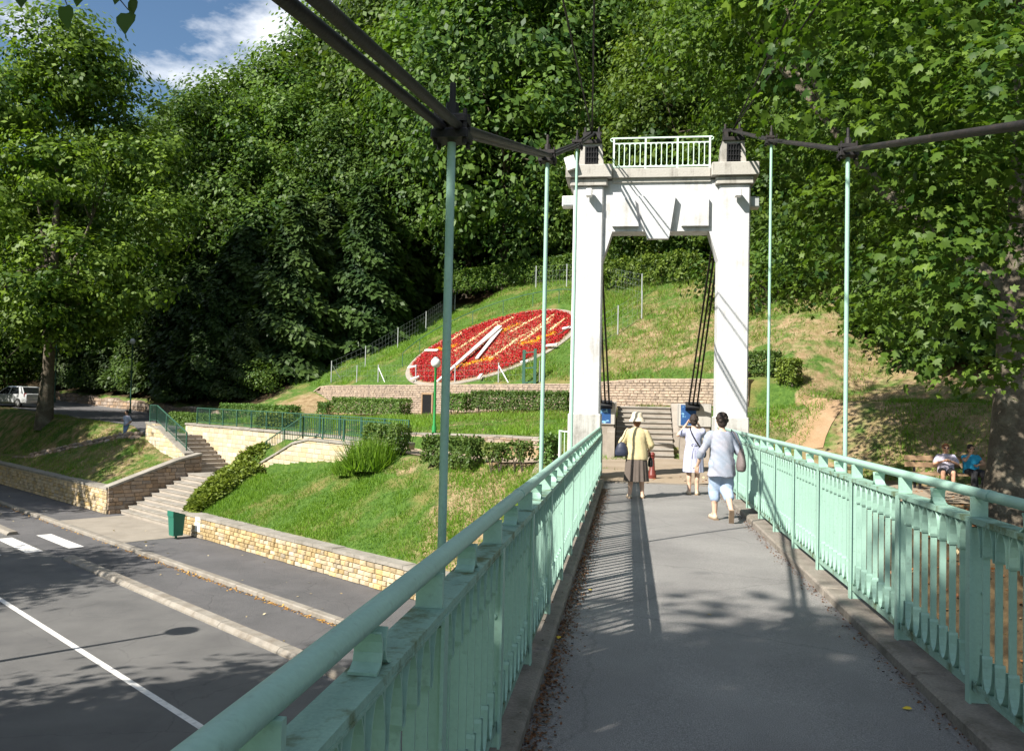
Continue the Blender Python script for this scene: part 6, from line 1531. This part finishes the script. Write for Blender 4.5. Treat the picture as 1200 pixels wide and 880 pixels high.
# ================================================================ parked car
mat('car_white', (.44,.45,.46), .3, .03, 3., 30., spec=.5, coat=.6); mat('car_glass', (.012,.014,.016), .08, .05, 3., 30., spec=.6); mat('tyre', (.018,.018,.018), .9, .2, 10., 60.); mat('rim', (.45,.45,.46), .35, .05, 6., 30., metal=.7); mat('car_lamp', (.35,.012,.01), .2, .05, 6., 30., spec=.5); mat('plate_white', (.65,.65,.60), .6, .04, 6., 30.)
d = ray(21, 478); Pc = CP+d*64.; u_, v_, _ = uvz(Pc); zc_ = zg(u_, v_)+.03
t = thing('parked_car', 'white hatchback parked on the terrace behind the plane trunk', 'car', W3(u_, v_, zc_))
def body_ring(y, hw, zb, zsill, zbelt, tuck):   # cross section at station y (local, x across)
    return [(-hw*.86,y,zb),(-hw,y,zsill),(-hw*1.0,y,zsill+.28),(-hw*.97,y,zbelt),(-hw*.80,y,zbelt+tuck),(hw*.80,y,zbelt+tuck),(hw*.97,y,zbelt),(hw*1.0,y,zsill+.28),(hw,y,zsill),(hw*.86,y,zb)]
st = [(-2.05,.70,.36,.42,.72,.03),(-1.95,.80,.26,.36,.86,.05),(-1.2,.87,.22,.32,.90,.05),(0,.88,.22,.32,.90,.05),(1.1,.88,.22,.32,.92,.04),(1.85,.85,.24,.34,.95,.03),(2.05,.76,.34,.42,.90,.02)]
bd = MB().loft([body_ring(*s) for s in st])
me = bd.mesh('body'); o = bpy.data.objects.new('body', me); me.materials.append(MATS['car_white']); smooth(me, 40); link(o, t)
gh = lambda y, hw, z: [(-hw,y,.90),(-hw*.80,y,z),(hw*.80,y,z),(hw,y,.90)]
def slab(pts): return MB().loft(pts)
roof = MB().hexa([(-.62,-.35,1.43),(.62,-.35,1.43),(.62,1.35,1.42),(-.62,1.35,1.42),(-.52,-.15,1.50),(.52,-.15,1.50),(.52,1.20,1.49),(-.52,1.20,1.49)]); 
def part(name, mb, m, sm=None):
    me = mb.mesh(name); bm = bmesh.new(); bm.from_mesh(me); bmesh.ops.recalc_face_normals(bm, faces=bm.faces); bm.to_mesh(me); bm.free(); me.materials.append(MATS[m])
    if sm: smooth(me, sm)
    return link(bpy.data.objects.new(name, me), t)
part('roof', roof, 'car_white')
part('cabin_glass', MB().hexa([(-.80,-1.25,.91),(.80,-1.25,.91),(.80,1.90,.95),(-.80,1.90,.95),(-.61,-.33,1.429),(.61,-.33,1.429),(.61,1.33,1.419),(-.61,1.33,1.419)]), 'car_glass')
for s in (-1,1):
    for y0, y1, yt0, yt1 in ((-1.27,-1.17,-.40,-.28),(.10,.22,.14,.24),(1.30,1.62,.98,1.20),(1.78,1.93,1.26,1.38)):
        part('roof_pillar', MB().hexa([(s*.80,y0,.90),(s*.822,y0,.90),(s*.822,y1,.90),(s*.80,y1,.90),(s*.60,yt0,1.43),(s*.63,yt0,1.44),(s*.63,yt1,1.44),(s*.60,yt1,1.43)]), 'car_white')
    part('tail_lamp', MB().hexa([(s*.66,1.98,.74),(s*.83,1.86,.74),(s*.84,1.87,.98),(s*.72,1.93,1.0),(s*.66,2.02,.74),(s*.86,1.90,.74),(s*.86,1.88,.98),(s*.72,1.97,1.0)]), 'car_lamp')
    part('mirror', MB().ell((s*.95,-.78,.98), (.10,.06,.07), 8, 6), 'car_white', 60)
    for y in (-1.28,1.28):
        w_ = part('wheel', MB().tube([(s*.70,y,.31),(s*.72,y,.31),(s*.885,y,.31),(s*.90,y,.31)], [.27,.31,.31,.27], 20), 'tyre', 50)
        r2 = MB().tube([(s*.89,y,.31),(s*.912,y,.31)], .19, 14); rm = r2.mesh('rim'); rm.materials.append(MATS['rim']); link(bpy.data.objects.new('rim', rm), w_)
part('number_plate', MB().box(-.26,.26,2.045,2.06,.60,.71), 'plate_white'); part('rear_bumper', MB().cbox(-.80,.80,1.90,2.09,.34,.55,.04), 'car_white')
part('rear_wiper', MB().bar((0,1.90,1.0),(.35,1.83,1.08),.02,.02), 'tyre')
t.rotation_euler = (0,0,R(252)); t.scale = (1.06,)*3
